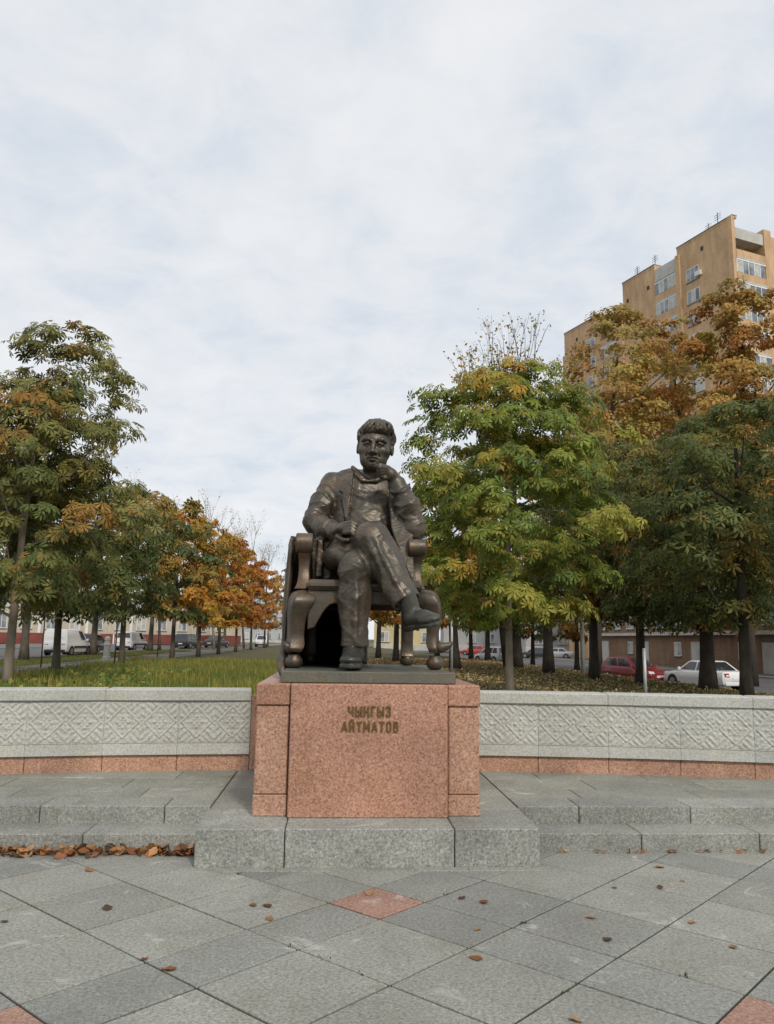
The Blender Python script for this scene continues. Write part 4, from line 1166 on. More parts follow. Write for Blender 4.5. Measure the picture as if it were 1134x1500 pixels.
    PP = np.concatenate(PP); NN = np.concatenate(NN); SS = np.concatenate(SS); CC = np.concatenate(CC); SP = np.concatenate(SP)
    if single:                                        # the biggest leaves towards the plaza stand as parts of their own
        order = np.argsort(PP[:, 1] + r.uniform(0, 1.2, len(PP)))
        pick = order[:single]; keep = np.setdiff1d(np.arange(len(PP)), pick)
        var = []
        for q in range(6):
            g = pick[r.integers(0, len(pick))]
            var.append(scatter_leaves('leaf', tmpl, np.zeros((1, 3)), np.array([[0, 0, 1.0]]), np.ones(1), CC[g:g + 1], M_LEAF, r, np.array([[1.0, 0, 0]])))
        vc = np.array([v_.color_attributes['Col'].data[0].color[:3] for v_ in var])
        for g in pick:
            n_ = Vector(NN[g]).normalized(); x_ = Vector(SP[g]); x_ = (x_ - n_ * x_.dot(n_)).normalized(); y_ = n_.cross(x_)
            o = bpy.data.objects.new('leaf', var[int(np.argmin(np.abs(vc - CC[g]).sum(1) + r.uniform(0, .05, 6)))]); C.objects.link(o); o.parent = t
            mm = Matrix((x_, y_, n_)).transposed().to_4x4(); s_ = float(SS[g])
            o.matrix_local = Matrix.Translation(Vector(PP[g])) @ mm @ Matrix.Scale(s_, 4)
        PP, NN, SS, CC, SP = PP[keep], NN[keep], SS[keep], CC[keep], SP[keep]
    me = scatter_leaves('crown', tmpl, PP, NN, SS, CC, M_LEAF, r, SP)
    tag(link_mesh('crown', me, None, t), kind='stuff')
    return t
def gp(px, Y):                                       # ground point seen at column px, at depth Y
    x = at_depth(px, HORIZON, Y)[0]; return (float(x), float(Y), tz(x, Y))
def hgt(px, py, Y, b): return float(at_depth(px, py, Y)[2] - b[2])
LT = 'chestnut trees in a row along the left footpath'
RT = 'chestnut trees on the leafy lawn by the parked cars'
# left: the big chestnut whose pale trunk stands at the wall
b = gp(15, 21.5)
make_tree('chestnut_tree', 'tall olive-leaved chestnut with a pale trunk beside the lawn', b, 8.2, 2.0, 3.1, 'olive', 105, 29, .27, T7, 21, .13, M_BARK_P, 'dome', LT,
          clump_r=(.4, .8), single=160, limbs=12, pal2='dark', flat=.8, offs=(0.3, 0))
b = gp(-20, 24.0)
make_tree('chestnut_tree', 'olive-green chestnut crown with two leafy leaders next to the pale-trunked chestnut', b, hgt(100, 470, 23, b), 4.4, 2.2, 'olive', 66, 28, .27, T7, 5, .15, M_BARK_G, 'dome', LT,
          clump_r=(.4, .75), limbs=9, offs=(1.9, -0.5), flat=.85)
def row_px(a, Y): return 567 + FOCAL * ((a + RD * Y) / Y)
rowspec = [  # a, Y, height, crown bottom, radius, palette, label
    (-9.55, 28.2, 7.4, 2.3, 2.5, 'dark', 'olive', 'olive and dark green chestnut behind the white van gap'),
    (-9.5, 36.9, 8.3, 2.4, 2.6, 'dark', 'mixed', 'dense dark green chestnut between the white van and small white car'),
    (-9.5, 48.6, 9.6, 2.5, 2.8, 'mixed', 'gold', 'half-turned green and gold chestnut in front of the dark parked cars'),
    (-9.5, 58.0, 9.8, 2.6, 2.8, 'gold', 'mixed', 'golden chestnut with green patches by the dark parked cars'),
    (-9.5, 68.0, 9.8, 2.6, 2.9, 'gold', 'orange', 'golden orange chestnut halfway down the footpath row'),
    (-9.5, 80.0, 10.0, 2.8, 3.0, 'orange', 'gold', 'orange chestnut far down the footpath row'),
    (-9.4, 94.0, 10.2, 2.8, 3.0, 'orange', 'rust', 'rusty orange chestnut farther down the footpath row'),
    (-9.3, 112.0, 10.6, 3.0, 3.2, 'rust', 'orange', 'small-looking russet chestnut near the end of the footpath row'),
    (-6.5, 128.0, 12.5, 3.0, 3.4, 'mixed', 'gold', 'last green and gold tree of the footpath row'),
]
for i, (a, Y, Hh, cb, R, pal, pal2, lab) in enumerate(rowspec):
    x = a + RD * Y; far = Y > 45
    make_tree('chestnut_tree', lab, (x, Y, tz(x, Y)), Hh, cb - .35, R + .15, pal, 70 if not far else 56, 44 if not far else 40, .31 if not far else .37, T5 if not far else T3, 40 + i,
              .14, M_BARK_G, 'dome', LT, clump_r=(.45, .9), limbs=7, pal2=pal2, flat=.85)
street = [(-17.0, 45.0, 9.0, 'dark'), (-17.0, 58.0, 9.0, 'dark'), (-17.0, 76.0, 9.5, 'mixed'), (-16.8, 101.0, 10.0, 'gold'), (-16.6, 125.0, 10.5, 'gold')]
for i, (a, Y, Hh, pal) in enumerate(street):
    x = a + RD * Y
    make_tree('street_tree', ('thick-trunked dark green tree on the verge beside the white van', 'dark green verge tree near the small white car', 'mixed green verge tree before the dark cars',
              'golden verge tree with a thick trunk down the street', 'golden verge tree far down the street')[i], (x, Y, tz(x, Y)), Hh, 3.4, 3.0, pal, 32, 42, .42, T3, 60 + i, .24, M_BARK_G, 'dome', 'trees on the verge of the left street', limbs=6)
# right: the big green chestnut beside the statue
b = gp(745, 21.0)
make_tree('chestnut_tree', 'broad yellow-green chestnut with a slim pale trunk right beside the statue', b, hgt(715, 540, 21, b), 1.75, 3.0, 'green', 150, 38, .25, T7, 9, .105, M_BARK_P, 'dome', RT,
          clump_r=(.4, .8), single=160, limbs=13, flat=.8, offs=(.15, 0))
rightspec = [  # px, Y, top py, crown bottom, radius, palette, second, label, bark, r
    (1092, 22.0, 600, 2.3, 2.7, 'dark', 'mixed', 'dark green chestnut with a straight brown trunk behind the wall end', .16),
    (1036, 26.0, 640, 2.2, 2.6, 'dark', 'dark', 'dark green chestnut with a knobbly trunk in front of the white sedan', .25),
    (937, 28.5, 655, 2.4, 2.9, 'dark', 'mixed', 'dark green chestnut with a thin trunk beside the grey post and red car', .17),
    (868, 31.5, 640, 2.5, 2.8, 'mixed', 'dark', 'green and ochre chestnut left of the red car', .19),
    (802, 37.0, 640, 3.0, 3.2, 'mixed', 'dark', 'shaded green tree with a dark trunk behind the slim pale trunk', .24),
    (757, 43.0, 650, 3.2, 3.4, 'dark', 'mixed', 'dark tree partly hidden behind the slim pale trunk', .28),
    (668, 40.0, 690, 3.4, 3.2, 'mixed', 'gold', 'leaning dark-trunked tree beside the thin white post', .26),
]
for i, (px, Y, py, cb, R, pal, pal2, lab, tr) in enumerate(rightspec):
    b = gp(px, Y); near = Y < 33; cb -= .35 if near else .5; R += .25
    make_tree('chestnut_tree' if near else 'park_tree', lab, b, hgt(px, py, Y, b), cb, R, pal, 92 if near else 60, 42, .27 if near else .36, T5 if near else T3, 80 + i, tr, M_BARK, 'dome',
              RT if near else 'park trees behind the statue', clump_r=(.45, .9), limbs=9, pal2=pal2, flat=.8, lean=((-.05, 0) if px == 668 else (0, 0)))
# tall autumn trees in front of the apartment block
tall = [(873, 50.0, 452, 6.0, 4.3, 'yellow', 'rust', 'tall thin-leaved yellowing tree before the brick block', (1.9, 0)),
        (1034, 56.0, 478, 6.0, 5.8, 'rust', 'yellow', 'tall rust-brown tree before the brick block, below its side windows', (-1.4, 0)),
        (1098, 46.0, 428, 6.0, 5.4, 'rust', 'yellow', 'tallest rust-brown tree, before the loggias of the brick block', (.6, 0)),
        (938, 62.0, 575, 6.0, 6.0, 'rust', 'orange', 'rounded russet tree low before the brick block', (.5, 0))]
for i, (px, Y, py, cb, R, pal, pal2, lab, of) in enumerate(tall):
    b = gp(px, Y)
    make_tree('autumn_tree', lab, b, hgt(px, py, Y, b), cb, R, pal, 130, (120 if i == 0 else 260), .27, T1, 120 + i, .26, M_BARK, 'dome', 'tall autumn trees before the apartment block', clump_r=(.7, 1.3), limbs=16, pal2=pal2, flat=.75, offs=of)
# far park trees under the crowns, seen between the statue and the lawn
farp = [(555, 60, 8.5, 'mixed'), (580, 52, 9.0, 'gold'), (600, 75, 10, 'yellow'), (640, 66, 9.5, 'gold'), (690, 70, 9, 'yellow'), (715, 58, 8, 'gold'), (845, 62, 8.5, 'mixed'), (780, 72, 9, 'mixed')]
fl = ['two-trunked mixed green tree glimpsed under the armchair', 'gold tree with a dark forked trunk glimpsed under the armchair', 'yellowing tree far behind the armchair leg', 'gold tree behind the thin white post',
      'yellow tree behind the far red car', 'small gold tree near the silver car', 'bushy green tree behind the lamp post', 'green tree far behind the slim pale trunk']
for i, (px, Y, Hh, pal) in enumerate(farp):
    b = gp(px, Y)
    make_tree('park_tree', fl[i], b, Hh, 2.5, 3.0, pal, 44, 40, .36, T3, 150 + i, .2, M_BARK, 'dome', 'park trees behind the statue', limbs=6)

# bare trees: branching tubes with a thin scatter of leaves
def bare_tree(label, base, H, R, seed, mat, leaf_pal, n_leaf, group=None, r0=.12, depth=5, cb=.35):
    rr = random.Random(seed); r = np.random.default_rng(seed)
    t = thing('bare_tree', label, 'tree', base, 0, group)
    mb = MB(); tips = []
    def grow(p, d, L, w, lev):
        q = p + d * L; m_ = (p + q) / 2 + Vector((rr.uniform(-.06, .06), rr.uniform(-.06, .06), rr.uniform(-.02, .05))) * L
        tw = mb if lev > 0 else trunkb
        tw.tube([p, m_, q], [w, w * .85, w * .68], 5 if lev > 1 else 8)
        tips.append(tuple(q)); tips.append(tuple(m_))
        if lev >= depth: return
        for k in range(3 if lev < 4 else 2):
            az = rr.uniform(0, 2 * PI); sp = rr.uniform(.30, .75) * (R / H * 2.4)
            nd = (d + Vector((math.cos(az) * sp, math.sin(az) * sp, rr.uniform(-.05, .25)))).normalized()
            grow(q if k else q, nd, L * rr.uniform(.58, .8), w * .55, lev + 1)
    trunkb = MB()
    grow(Vector((0, 0, -.1)), Vector((rr.uniform(-.03, .03), 0, 1)).normalized(), H * cb, r0, 0)
    tr = trunkb.build('trunk', mat, t, smooth=True); mb.build('branches', mat, t, smooth=True)
    P = np.array(tips)[r.integers(0, len(tips), n_leaf)] + r.normal(size=(n_leaf, 3)) * .22
    me = scatter_leaves('crown', T1, P, r.normal(size=(n_leaf, 3)) + [0, 0, .6], r.uniform(.12, .24, n_leaf), pal_pick(leaf_pal, n_leaf, r), M_LEAF, r)
    tag(link_mesh('crown', me, None, t), kind='stuff')
    return t
M_BARK_B = bark('bark_birch', (0.26, 0.22, 0.18), (0.42, 0.38, 0.32))
b = gp(742, 46.0); bare_tree('nearly bare dark-twigged tree rising above the broad yellow-green chestnut', b, hgt(742, 480, 46, b) * .92, 3.0, 4, M_BARK, 'yellow', 1100, r0=.2)
bl = ['pale leafless birch above the dark green chestnut of the row', 'pale leafless birch above the golden chestnuts', 'pale wide leafless birch behind the orange chestnuts', 'short pale leafless birch at the end of the row']
for i, (px, Y, py) in enumerate(((235, 82, 712), (315, 92, 745), (358, 100, 760), (392, 120, 790))):
    b = gp(px, Y); bare_tree(bl[i], b, hgt(px, py, Y, b) * .95, 4.6, 30 + i, M_BARK_B, 'yellow', 500, 'pale bare birches behind the left row', r0=.16)

# ================================================================== BUILDINGS
def brickwork(name, c, c2, scale=4.0):
    m = Mat(name, 0.9, 0, 0.25); P = m.coord()
    br_ = m.node('ShaderNodeTexBrick'); br_.inputs['Scale'].default_value = scale; br_.inputs['Mortar Size'].default_value = 0.012
    br_.inputs['Color1'].default_value = tuple(c) + (1,); br_.inputs['Color2'].default_value = tuple(c2) + (1,)
    br_.inputs['Mortar'].default_value = tuple(min(1, x * 1.15 + .03) for x in c) + (1,)
    mp = m.node('ShaderNodeMapping'); mp.inputs['Rotation'].default_value = (PI / 2, 0, 0); m.link(P, mp.inputs[0]); m.link(mp.outputs[0], br_.inputs['Vector'])
    st = m.ramp(m.noise(0.35, 6, .65, P), [(0.3, .86), (0.7, 1.1)]); s2 = m.ramp(m.noise(1.2, 5, .6, P, 0, (1, 1, .25)), [(0.35, .85), (0.65, 1.1)])
    m.base(m.mix(1.0, m.mix(1.0, br_.outputs[0], st, 'MULTIPLY'), s2, 'MULTIPLY')); return m.m
M_BRICK = brickwork('tan_brick', (0.60, 0.41, 0.245), (0.53, 0.345, 0.195))
M_BRICK2 = brickwork('brown_brick', (0.27, 0.165, 0.10), (0.22, 0.13, 0.08))
M_CONC = plain('pale_concrete', (0.50, 0.49, 0.45), 0.9, 0, .18, 0.8)
M_FRAME = plain('white_frame', (0.72, 0.72, 0.70), 0.6, 0, .08, 2)
M_STUCCO = plain('beige_stucco', (0.48, 0.43, 0.34), 0.9, 0, .12, .5)
M_REDBASE = plain('red_plinth_paint', (0.20, 0.055, 0.045), 0.8, 0, .2, .8)
M_ROOF = plain('roof_metal', (0.22, 0.21, 0.20), 0.7, .2, .15, .6)
M_IRON = plain('dark_iron', (0.05, 0.05, 0.05), 0.6, .5)
_mg = Mat('window_glass', 0.08, 0, 0.6); _mg.base(_mg.ramp(_mg.noise(.7, 2), [(0.35, (0.10, 0.12, 0.14)), (0.65, (0.34, 0.37, 0.40))])); M_GLASS = _mg.m  # pale patches paint the sky's reflection into the glass colour

M_CURT = plain('curtained_glass', (0.46, 0.46, 0.43), 0.25, 0, .25, 1.5, .6)
WRND = random.Random(5)
def pane_mat(): return M_CURT if WRND.random() < .35 else M_GLASS
class Face:
    """a wall plane of a building: u along it, v up, w outwards"""
    def __init__(s, o, eu, ew): s.o = Vector(o); s.u = Vector(eu); s.w = Vector(ew)
    def M(s): return Matrix(((s.u.x, s.w.x, 0, s.o.x), (s.u.y, s.w.y, 0, s.o.y), (0, 0, 1, s.o.z), (0, 0, 0, 1)))
    def box(s, mb, u0, u1, w0, w1, v0, v1, c=0): return mb.box(u0, u1, w0, w1, v0, v1, c, s.M())
def window(face, parent, uc, vc, w, h, panes=2, name='window', sill=True, fm=None):
    f = face.box(MB(), uc - w / 2, uc + w / 2, -.05, .03, vc - h / 2, vc + h / 2)
    fr = f.build(name, fm or M_FRAME, parent)
    bw = .09
    pw = (w - bw * (panes + 1)) / panes
    for k in range(panes):
        u0 = uc - w / 2 + bw + k * (pw + bw)
        face.box(MB(), u0, u0 + pw, .032, .045, vc - h / 2 + bw, vc + h / 2 - bw).build('pane', pane_mat(), fr)
    if sill: face.box(MB(), uc - w / 2 - .08, uc + w / 2 + .08, -.05, .14, vc - h / 2 - .1, vc - h / 2 - .02).build('sill', M_ROOF, fr)
    return fr
# ---- the tall brick apartment block
cY = 90.0; cP = at_depth(1070, 330, cY); ztop = float(at_depth(1069, 320, cY)[2])
dl = Vector((-0.397, 0.918, 0)).normalized(); dr_ = Vector((0.918, 0.397, 0)).normalized()
gz = -0.9
blk = thing('apartment_block', 'tall tan brick apartment block with white glazed loggias, rising above the trees', 'building', (float(cP[0]), cY, gz))
HT = ztop - gz
FL = Face((0, 0, 0), dl, -dr_)          # side receding to the left, faces -dr_
FR = Face((0, 0, 0), dr_, -dl)          # end towards us
def bw_(face, name, u0, u1, w0, w1, v0, v1, mat, par=blk): return face.box(MB(), u0, u1, w0, w1, v0, v1).build(name, mat, par)
bw_(FL, 'wall', 1.66, 8.9, -14.0, 0.0, 0, HT, M_BRICK)
bw_(FL, 'wall', .0, 1.657, -.62, 0.0, 0, HT, M_BRICK)
bw_(FL, 'wall', 8.9, 13.1, -14.0, -1.1, 0, HT - 2.4, M_BRICK)
bw_(FL, 'wall', 13.1, 19.6, -14.0, 0.0, 0, HT - .4, M_BRICK)
bw_(FL, 'wall', 19.6, 20.9, -14.0, 0.35, 0, HT - 3.2, M_BRICK)
bw_(FL, 'wall', 20.9, 24.9, -14.0, -1.1, 0, HT - 4.6, M_BRICK)
bw_(FL, 'wall', 24.9, 33.6, -14.0, 0.0, 0, HT - 3.0, M_BRICK)
bw_(FL, 'wall', 33.6, 34.8, -14.0, -.5, 0, HT - 6.0, M_BRICK)
bw_(FL, 'pilaster', 8.3, 9.0, -.2, .32, 0, HT - .9, M_BRICK)
bw_(FL, 'pilaster', -.35, .35, -.3, .22, 0, HT + .25, M_BRICK)
for (u0, u1, v, dp) in ((-.4, 8.95, HT, .66), (13.05, 19.65, HT - .4, 14), (24.85, 33.65, HT - 3.0, 14)):
    bw_(FL, 'parapet_cap', u0, u1, -dp - .05, .10, v + .26, v + .36, M_ROOF)
    bw_(FL, 'parapet', u0 + .03, u1 - .03, -dp, .03, v - .05, v + .258, M_BRICK)
ST = 2.95
v1 = HT - 4.4
for k in range(9):
    v = v1 - k * ST
    window(FL, blk, 6.35, v, 2.1, 1.75, 3)
    window(FL, blk, 27.0, v - 2.2, 1.9, 1.7, 2)
    if k in (0, 3, 4): bw_(FL, 'air_conditioner', 4.75, 5.65, .02, .42, v - .75, v - .15, M_FRAME)
for (v, u) in ((HT - 2.0, 4.4), (HT - 3.4, 18.4), (HT - 3.2, 14.2), (HT - 5.0, 30.2)):
    f = bw_(FL, 'vent', u, u + .45, .0, .03, v, v + .55, M_IRON)
def loggia(face, u0, u1, vb, glazed, depth=1.1, h=2.95):
    s_ = face.box(MB(), u0, u1, -depth, .12, vb - .12, vb + .06).build('balcony_slab', M_CONC, blk)
    face.box(MB(), u0 + .02, u1 - .02, .0, .10, vb + .062, vb + 1.0).build('balcony_front', M_BRICK if glazed != 2 else M_CONC, s_)
    if glazed:
        n = max(3, int((u1 - u0) / .8)); w = (u1 - u0) / n
        for k in range(n):
            a = u0 + k * w
            face.box(MB(), a + .06, a + w - .06, .03, .06, vb + 1.06, vb + h - .35).build('pane', pane_mat(), s_)
            face.box(MB(), a - .05, a + .055, .0, .09, vb + 1.002, vb + h - .28).build('mullion', M_FRAME, s_)
        face.box(MB(), u0, u1, .0, .095, vb + h - .345, vb + h - .14).build('loggia_header', M_FRAME, s_)
    else:
        n = max(4, int((u1 - u0) / .45))
        for k in range(n + 1):
            a = u0 + .05 + (u1 - u0 - .1) * k / n
            face.box(MB(), a - .015, a + .015, .03, .06, vb + 1.002, vb + 1.35).build('rail_bar', M_IRON, s_)
    return s_
for k in range(9):
    v = HT - 5.7 - k * ST
    loggia(FL, 9.02, 13.08, v, 1); loggia(FL, 20.92, 24.88, v - 2.3, 1 if k else 0)
    loggia(FR, .62, 5.4, v + .9, 1 if k else 0, 1.6); 
bw_(FL, 'roof_parapet', 9.02, 13.08, -1.3, -.05, HT - 2.7, HT - .9, M_CONC)
bw_(FL, 'roof_parapet', 20.92, 24.88, -1.3, -.05, HT - 5.0, HT - 3.6, M_CONC)
bw_(FR, 'roof_parapet', .64, 5.38, -1.62, -.05, HT - 2.3, HT - .9, M_CONC)
bw_(FR, 'wall', 5.4, 6.6, -14, .1, 0, HT - .2, M_BRICK)
bw_(FR, 'wall', 6.6, 15.0, -14, -.4, 0, HT - .6, M_BRICK)
for k in range(6): window(FR, blk, 9.5, HT - 4.2 - k * ST, 2.0, 1.7, 3)
bw_(FL, 'roof_vent', 3.0, 3.3, -2.2, -1.9, HT, HT + 1.2, M_ROOF)
for (u_, w_, h_) in ((2.2, -.4, 2.0), (6.2, -3.0, 3.2), (15.0, -2.0, 2.6), (17.5, -1.0, 1.8), (28.0, -1.5, 2.4)):
    an = FL.box(MB(), u_, u_ + .06, w_, w_ + .06, HT - (3.0 if u_ > 24 else .1), HT + h_ - (3.0 if u_ > 24 else 0))
    for q_ in range(3): FL.box(an, u_ - .5, u_ + .56, w_ + .01, w_ + .05, HT + h_ - .3 * (q_ + 1) - (3.0 if u_ > 24 else 0), HT + h_ - .3 * (q_ + 1) + .04 - (3.0 if u_ > 24 else 0))
    an.build('antenna', M_IRON, blk)
bw_(FL, 'roof_box', 8.95, 11.6, -9, -4, HT - 2.4, HT - .2, M_CONC)

# ---- the long low building with a red plinth, across the left street
lb0 = Vector((float(at_depth(-60, 936, 112)[0]), 112, 0.16)); lb1 = Vector((float(at_depth(352, 936, 138)[0]), 138, 0.16))
lu = (lb1 - lb0).normalized(); lw = Vector((lu.y, -lu.x, 0)); LL = (lb1 - lb0).length
lbld = thing('long_building', 'long low beige building with a dark red base across the left street', 'building', tuple(lb0))
FLB = Face((0, 0, 0), lu, lw)
FLB.box(MB(), 0, LL, -10, 0, 0, 7.6).build('wall', M_STUCCO, lbld)
FLB.box(MB(), -.05, LL + .05, -10.05, .12, 0, 1.55).build('base_course', M_REDBASE, lbld)
FLB.box(MB(), -.2, LL + .2, -10.2, .35, 7.6, 7.95).build('cornice', M_CONC, lbld)
n = int(LL / 3.4)
for k in range(n):
    u = 1.7 + k * 3.4
    FLB.box(MB(), u - 1.75, u - 1.35, .0, .16, 1.56, 7.6).build('pilaster', M_FRAME if k % 2 else M_STUCCO, lbld)
    if u + 1.2 < LL: window(FLB, lbld, u + .1, 3.3, 1.5, 2.3, 2); window(FLB, lbld, u + .1, 6.2, 1.5, 1.9, 2)
    if k % 3 == 0: FLB.box(MB(), u - .9, u - .7, .125, .2, 0.0, 1.5).build('downpipe', M_FRAME, lbld)
# ---- the low brick building behind the parked cars
rb0 = Vector((float(at_depth(1200, 936, 55)[0]), 55, -.75)); rb1 = Vector((float(at_depth(868, 936, 104)[0]), 104, -.75))
ru = (rb1 - rb0).normalized(); rw = Vector((-ru.y, ru.x, 0)); RLn = (rb1 - rb0).length
rbld = thing('low_brick_building', 'low brown brick building with white windows behind the red and white cars', 'building', tuple(rb0))
FRB = Face((0, 0, 0), ru, rw)
FRB.box(MB(), 0, RLn, -12, 0, 0, 6.6).build('wall', M_BRICK2, rbld)
FRB.box(MB(), -.1, RLn + .1, -12, .7, 3.0, 3.3).build('ledge', M_CONC, rbld)
FRB.box(MB(), -.2, RLn + .2, -12.2, .4, 6.6, 7.0).build('cornice', M_CONC, rbld)
k = 0; u = 2.0
while u < RLn - 2:
    window(FRB, rbld, u, 4.7, 2.2, 1.9, 3)
    if k % 3 == 1: FRB.box(MB(), u - 1.2, u + 1.2, 0, .05, .0, 2.4).build('garage_door', M_CONC, rbld)
    elif k % 3 == 2: window(FRB, rbld, u, 1.7, 1.6, 1.3, 2)
    u += 4.2; k += 1
# ---- pale far blocks seen under the crowns
def far_block(label, px0, px1, Y, h, mat, rows=2, z=-.3):
    a = at_depth(px0, 936, Y)[0]; b_ = at_depth(px1, 936, Y)[0]
    t = thing('far_building', label, 'building', (float(a), Y, z)); f = Face((0, 0, 0), (1, 0, 0), (0, -1, 0)); W = float(b_ - a)
    f.box(MB(), 0, W, -9, 0, 0, h).build('wall', mat, t); f.box(MB(), -.2, W + .2, -9.2, .3, h, h + .4).build('cornice', M_CONC, t)
    f.box(MB(), -.03, W + .03, -9, .1, 0, .9).build('base_course', M_CONC, t)
    n_ = max(1, int(W / 3.2))
    for r_ in range(rows):
        for k_ in range(n_): window(f, t, (k_ + .5) * W / n_, 2.2 + r_ * 3.1, 1.5, 1.7, 2)
M_PALEY = plain('pale_yellow_render', (0.55, 0.47, 0.28), 0.9, 0, .1, .5)
M_GREYR = plain('grey_render', (0.42, 0.42, 0.42), 0.9, 0, .1, .5)
far_block('pale yellow building seen under the armchair between its legs', 548, 640, 135, 8, M_PALEY)
far_block('grey far building behind the far red car and slim post', 650, 760, 150, 7, M_GREYR)
far_block('white-grey far building at the end of the left street', 352, 470, 230, 13, M_GREYR, 4)
far_block('low grey building behind the bushy tree and lamp post', 770, 880, 128, 6.5, M_GREYR)

# ================================================================== VEHICLES
def paint(name, c, rough=0.3): 
    m = Mat(name, rough, 0.0, 0.6); m.base(c); m.b.inputs['Coat Weight'].default_value = 0.5; m.b.inputs['Coat Roughness'].default_value = 0.1; return m.m
M_CW = paint('car_white', (0.72, 0.72, 0.71)); M_CR = paint('car_dark_red', (0.19, 0.018, 0.025)); M_CD = paint('car_black', (0.03, 0.032, 0.036)); M_CS = paint('car_silver', (0.42, 0.43, 0.44))
M_TYRE = plain('tyre_rubber', (0.02, 0.02, 0.02), 0.9); M_RIM = plain('wheel_rim', (0.35, 0.35, 0.36), 0.4, .7); M_PLAS = plain('black_plastic', (0.03, 0.03, 0.032), 0.6)
M_CGL = plain('car_glass', (0.025, 0.03, 0.035), 0.05, 0, .1, 2, .8); M_LRED = plain('tail_lamp', (0.30, 0.015, 0.015), 0.2); M_LWH = plain('head_lamp', (0.6, 0.6, 0.58), 0.15); M_PLATE = plain('number_plate', (0.65, 0.65, 0.64), 0.5)
KIND = {   # stations x, z bottom, z top, half width ; cabin: base x0,x1, roof x0,x1, zb, zr, half widths ; wheels
    'sedan': dict(st=[(-2.38, .42, .78, .70), (-2.30, .28, .95, .84), (-1.9, .22, 1.00, .89), (-1.0, .2, .97, .90), (.7, .2, .93, .90), (1.5, .22, .88, .88), (2.1, .25, .78, .83), (2.36, .36, .62, .68)],
                  cab=(-1.75, 1.05, -.95, .22, .94, 1.46, .84, .62), wx=(-1.40, 1.38), wr=.33, side=[(.06, .47), (.51, .93)]),
    'hatch': dict(st=[(-1.98, .40, .85, .68), (-1.92, .28, .98, .82), (-1.5, .22, 1.02, .87), (-.4, .2, .98, .88), (.7, .2, .95, .88), (1.3, .22, .90, .86), (1.8, .25, .78, .80), (1.99, .36, .62, .66)],
                  cab=(-1.92, .98, -1.50, .10, .96, 1.50, .83, .62), wx=(-1.22, 1.24), wr=.31, side=[(.12, .48), (.52, .92)]),
    'van': dict(st=[(-2.06, .42, .95, .78), (-2.02, .28, 1.02, .84), (-1.6, .22, 1.04, .87), (-.4, .2, 1.02, .88), (.7, .2, 1.0, .88), (1.3, .22, .97, .86), (1.85, .25, .85, .82), (2.06, .36, .62, .70)],
                cab=(-2.03, 1.20, -1.98, .35, 1.0, 1.80, .85, .74), wx=(-1.34, 1.34), wr=.32, side=[(.70, .93)]),
    'suv': dict(st=[(-2.2, .5, .95, .74), (-2.12, .36, 1.08, .88), (-1.6, .3, 1.10, .92), (-.4, .28, 1.07, .93), (.8, .28, 1.05, .93), (1.5, .3, 1.02, .91), (2.0, .34, .92, .86), (2.22, .46, .70, .72)],
                cab=(-2.1, 1.15, -1.8, .30, 1.05, 1.72, .87, .68), wx=(-1.36, 1.36), wr=.38, side=[(.08, .33), (.37, .62), (.66, .93)]),
}
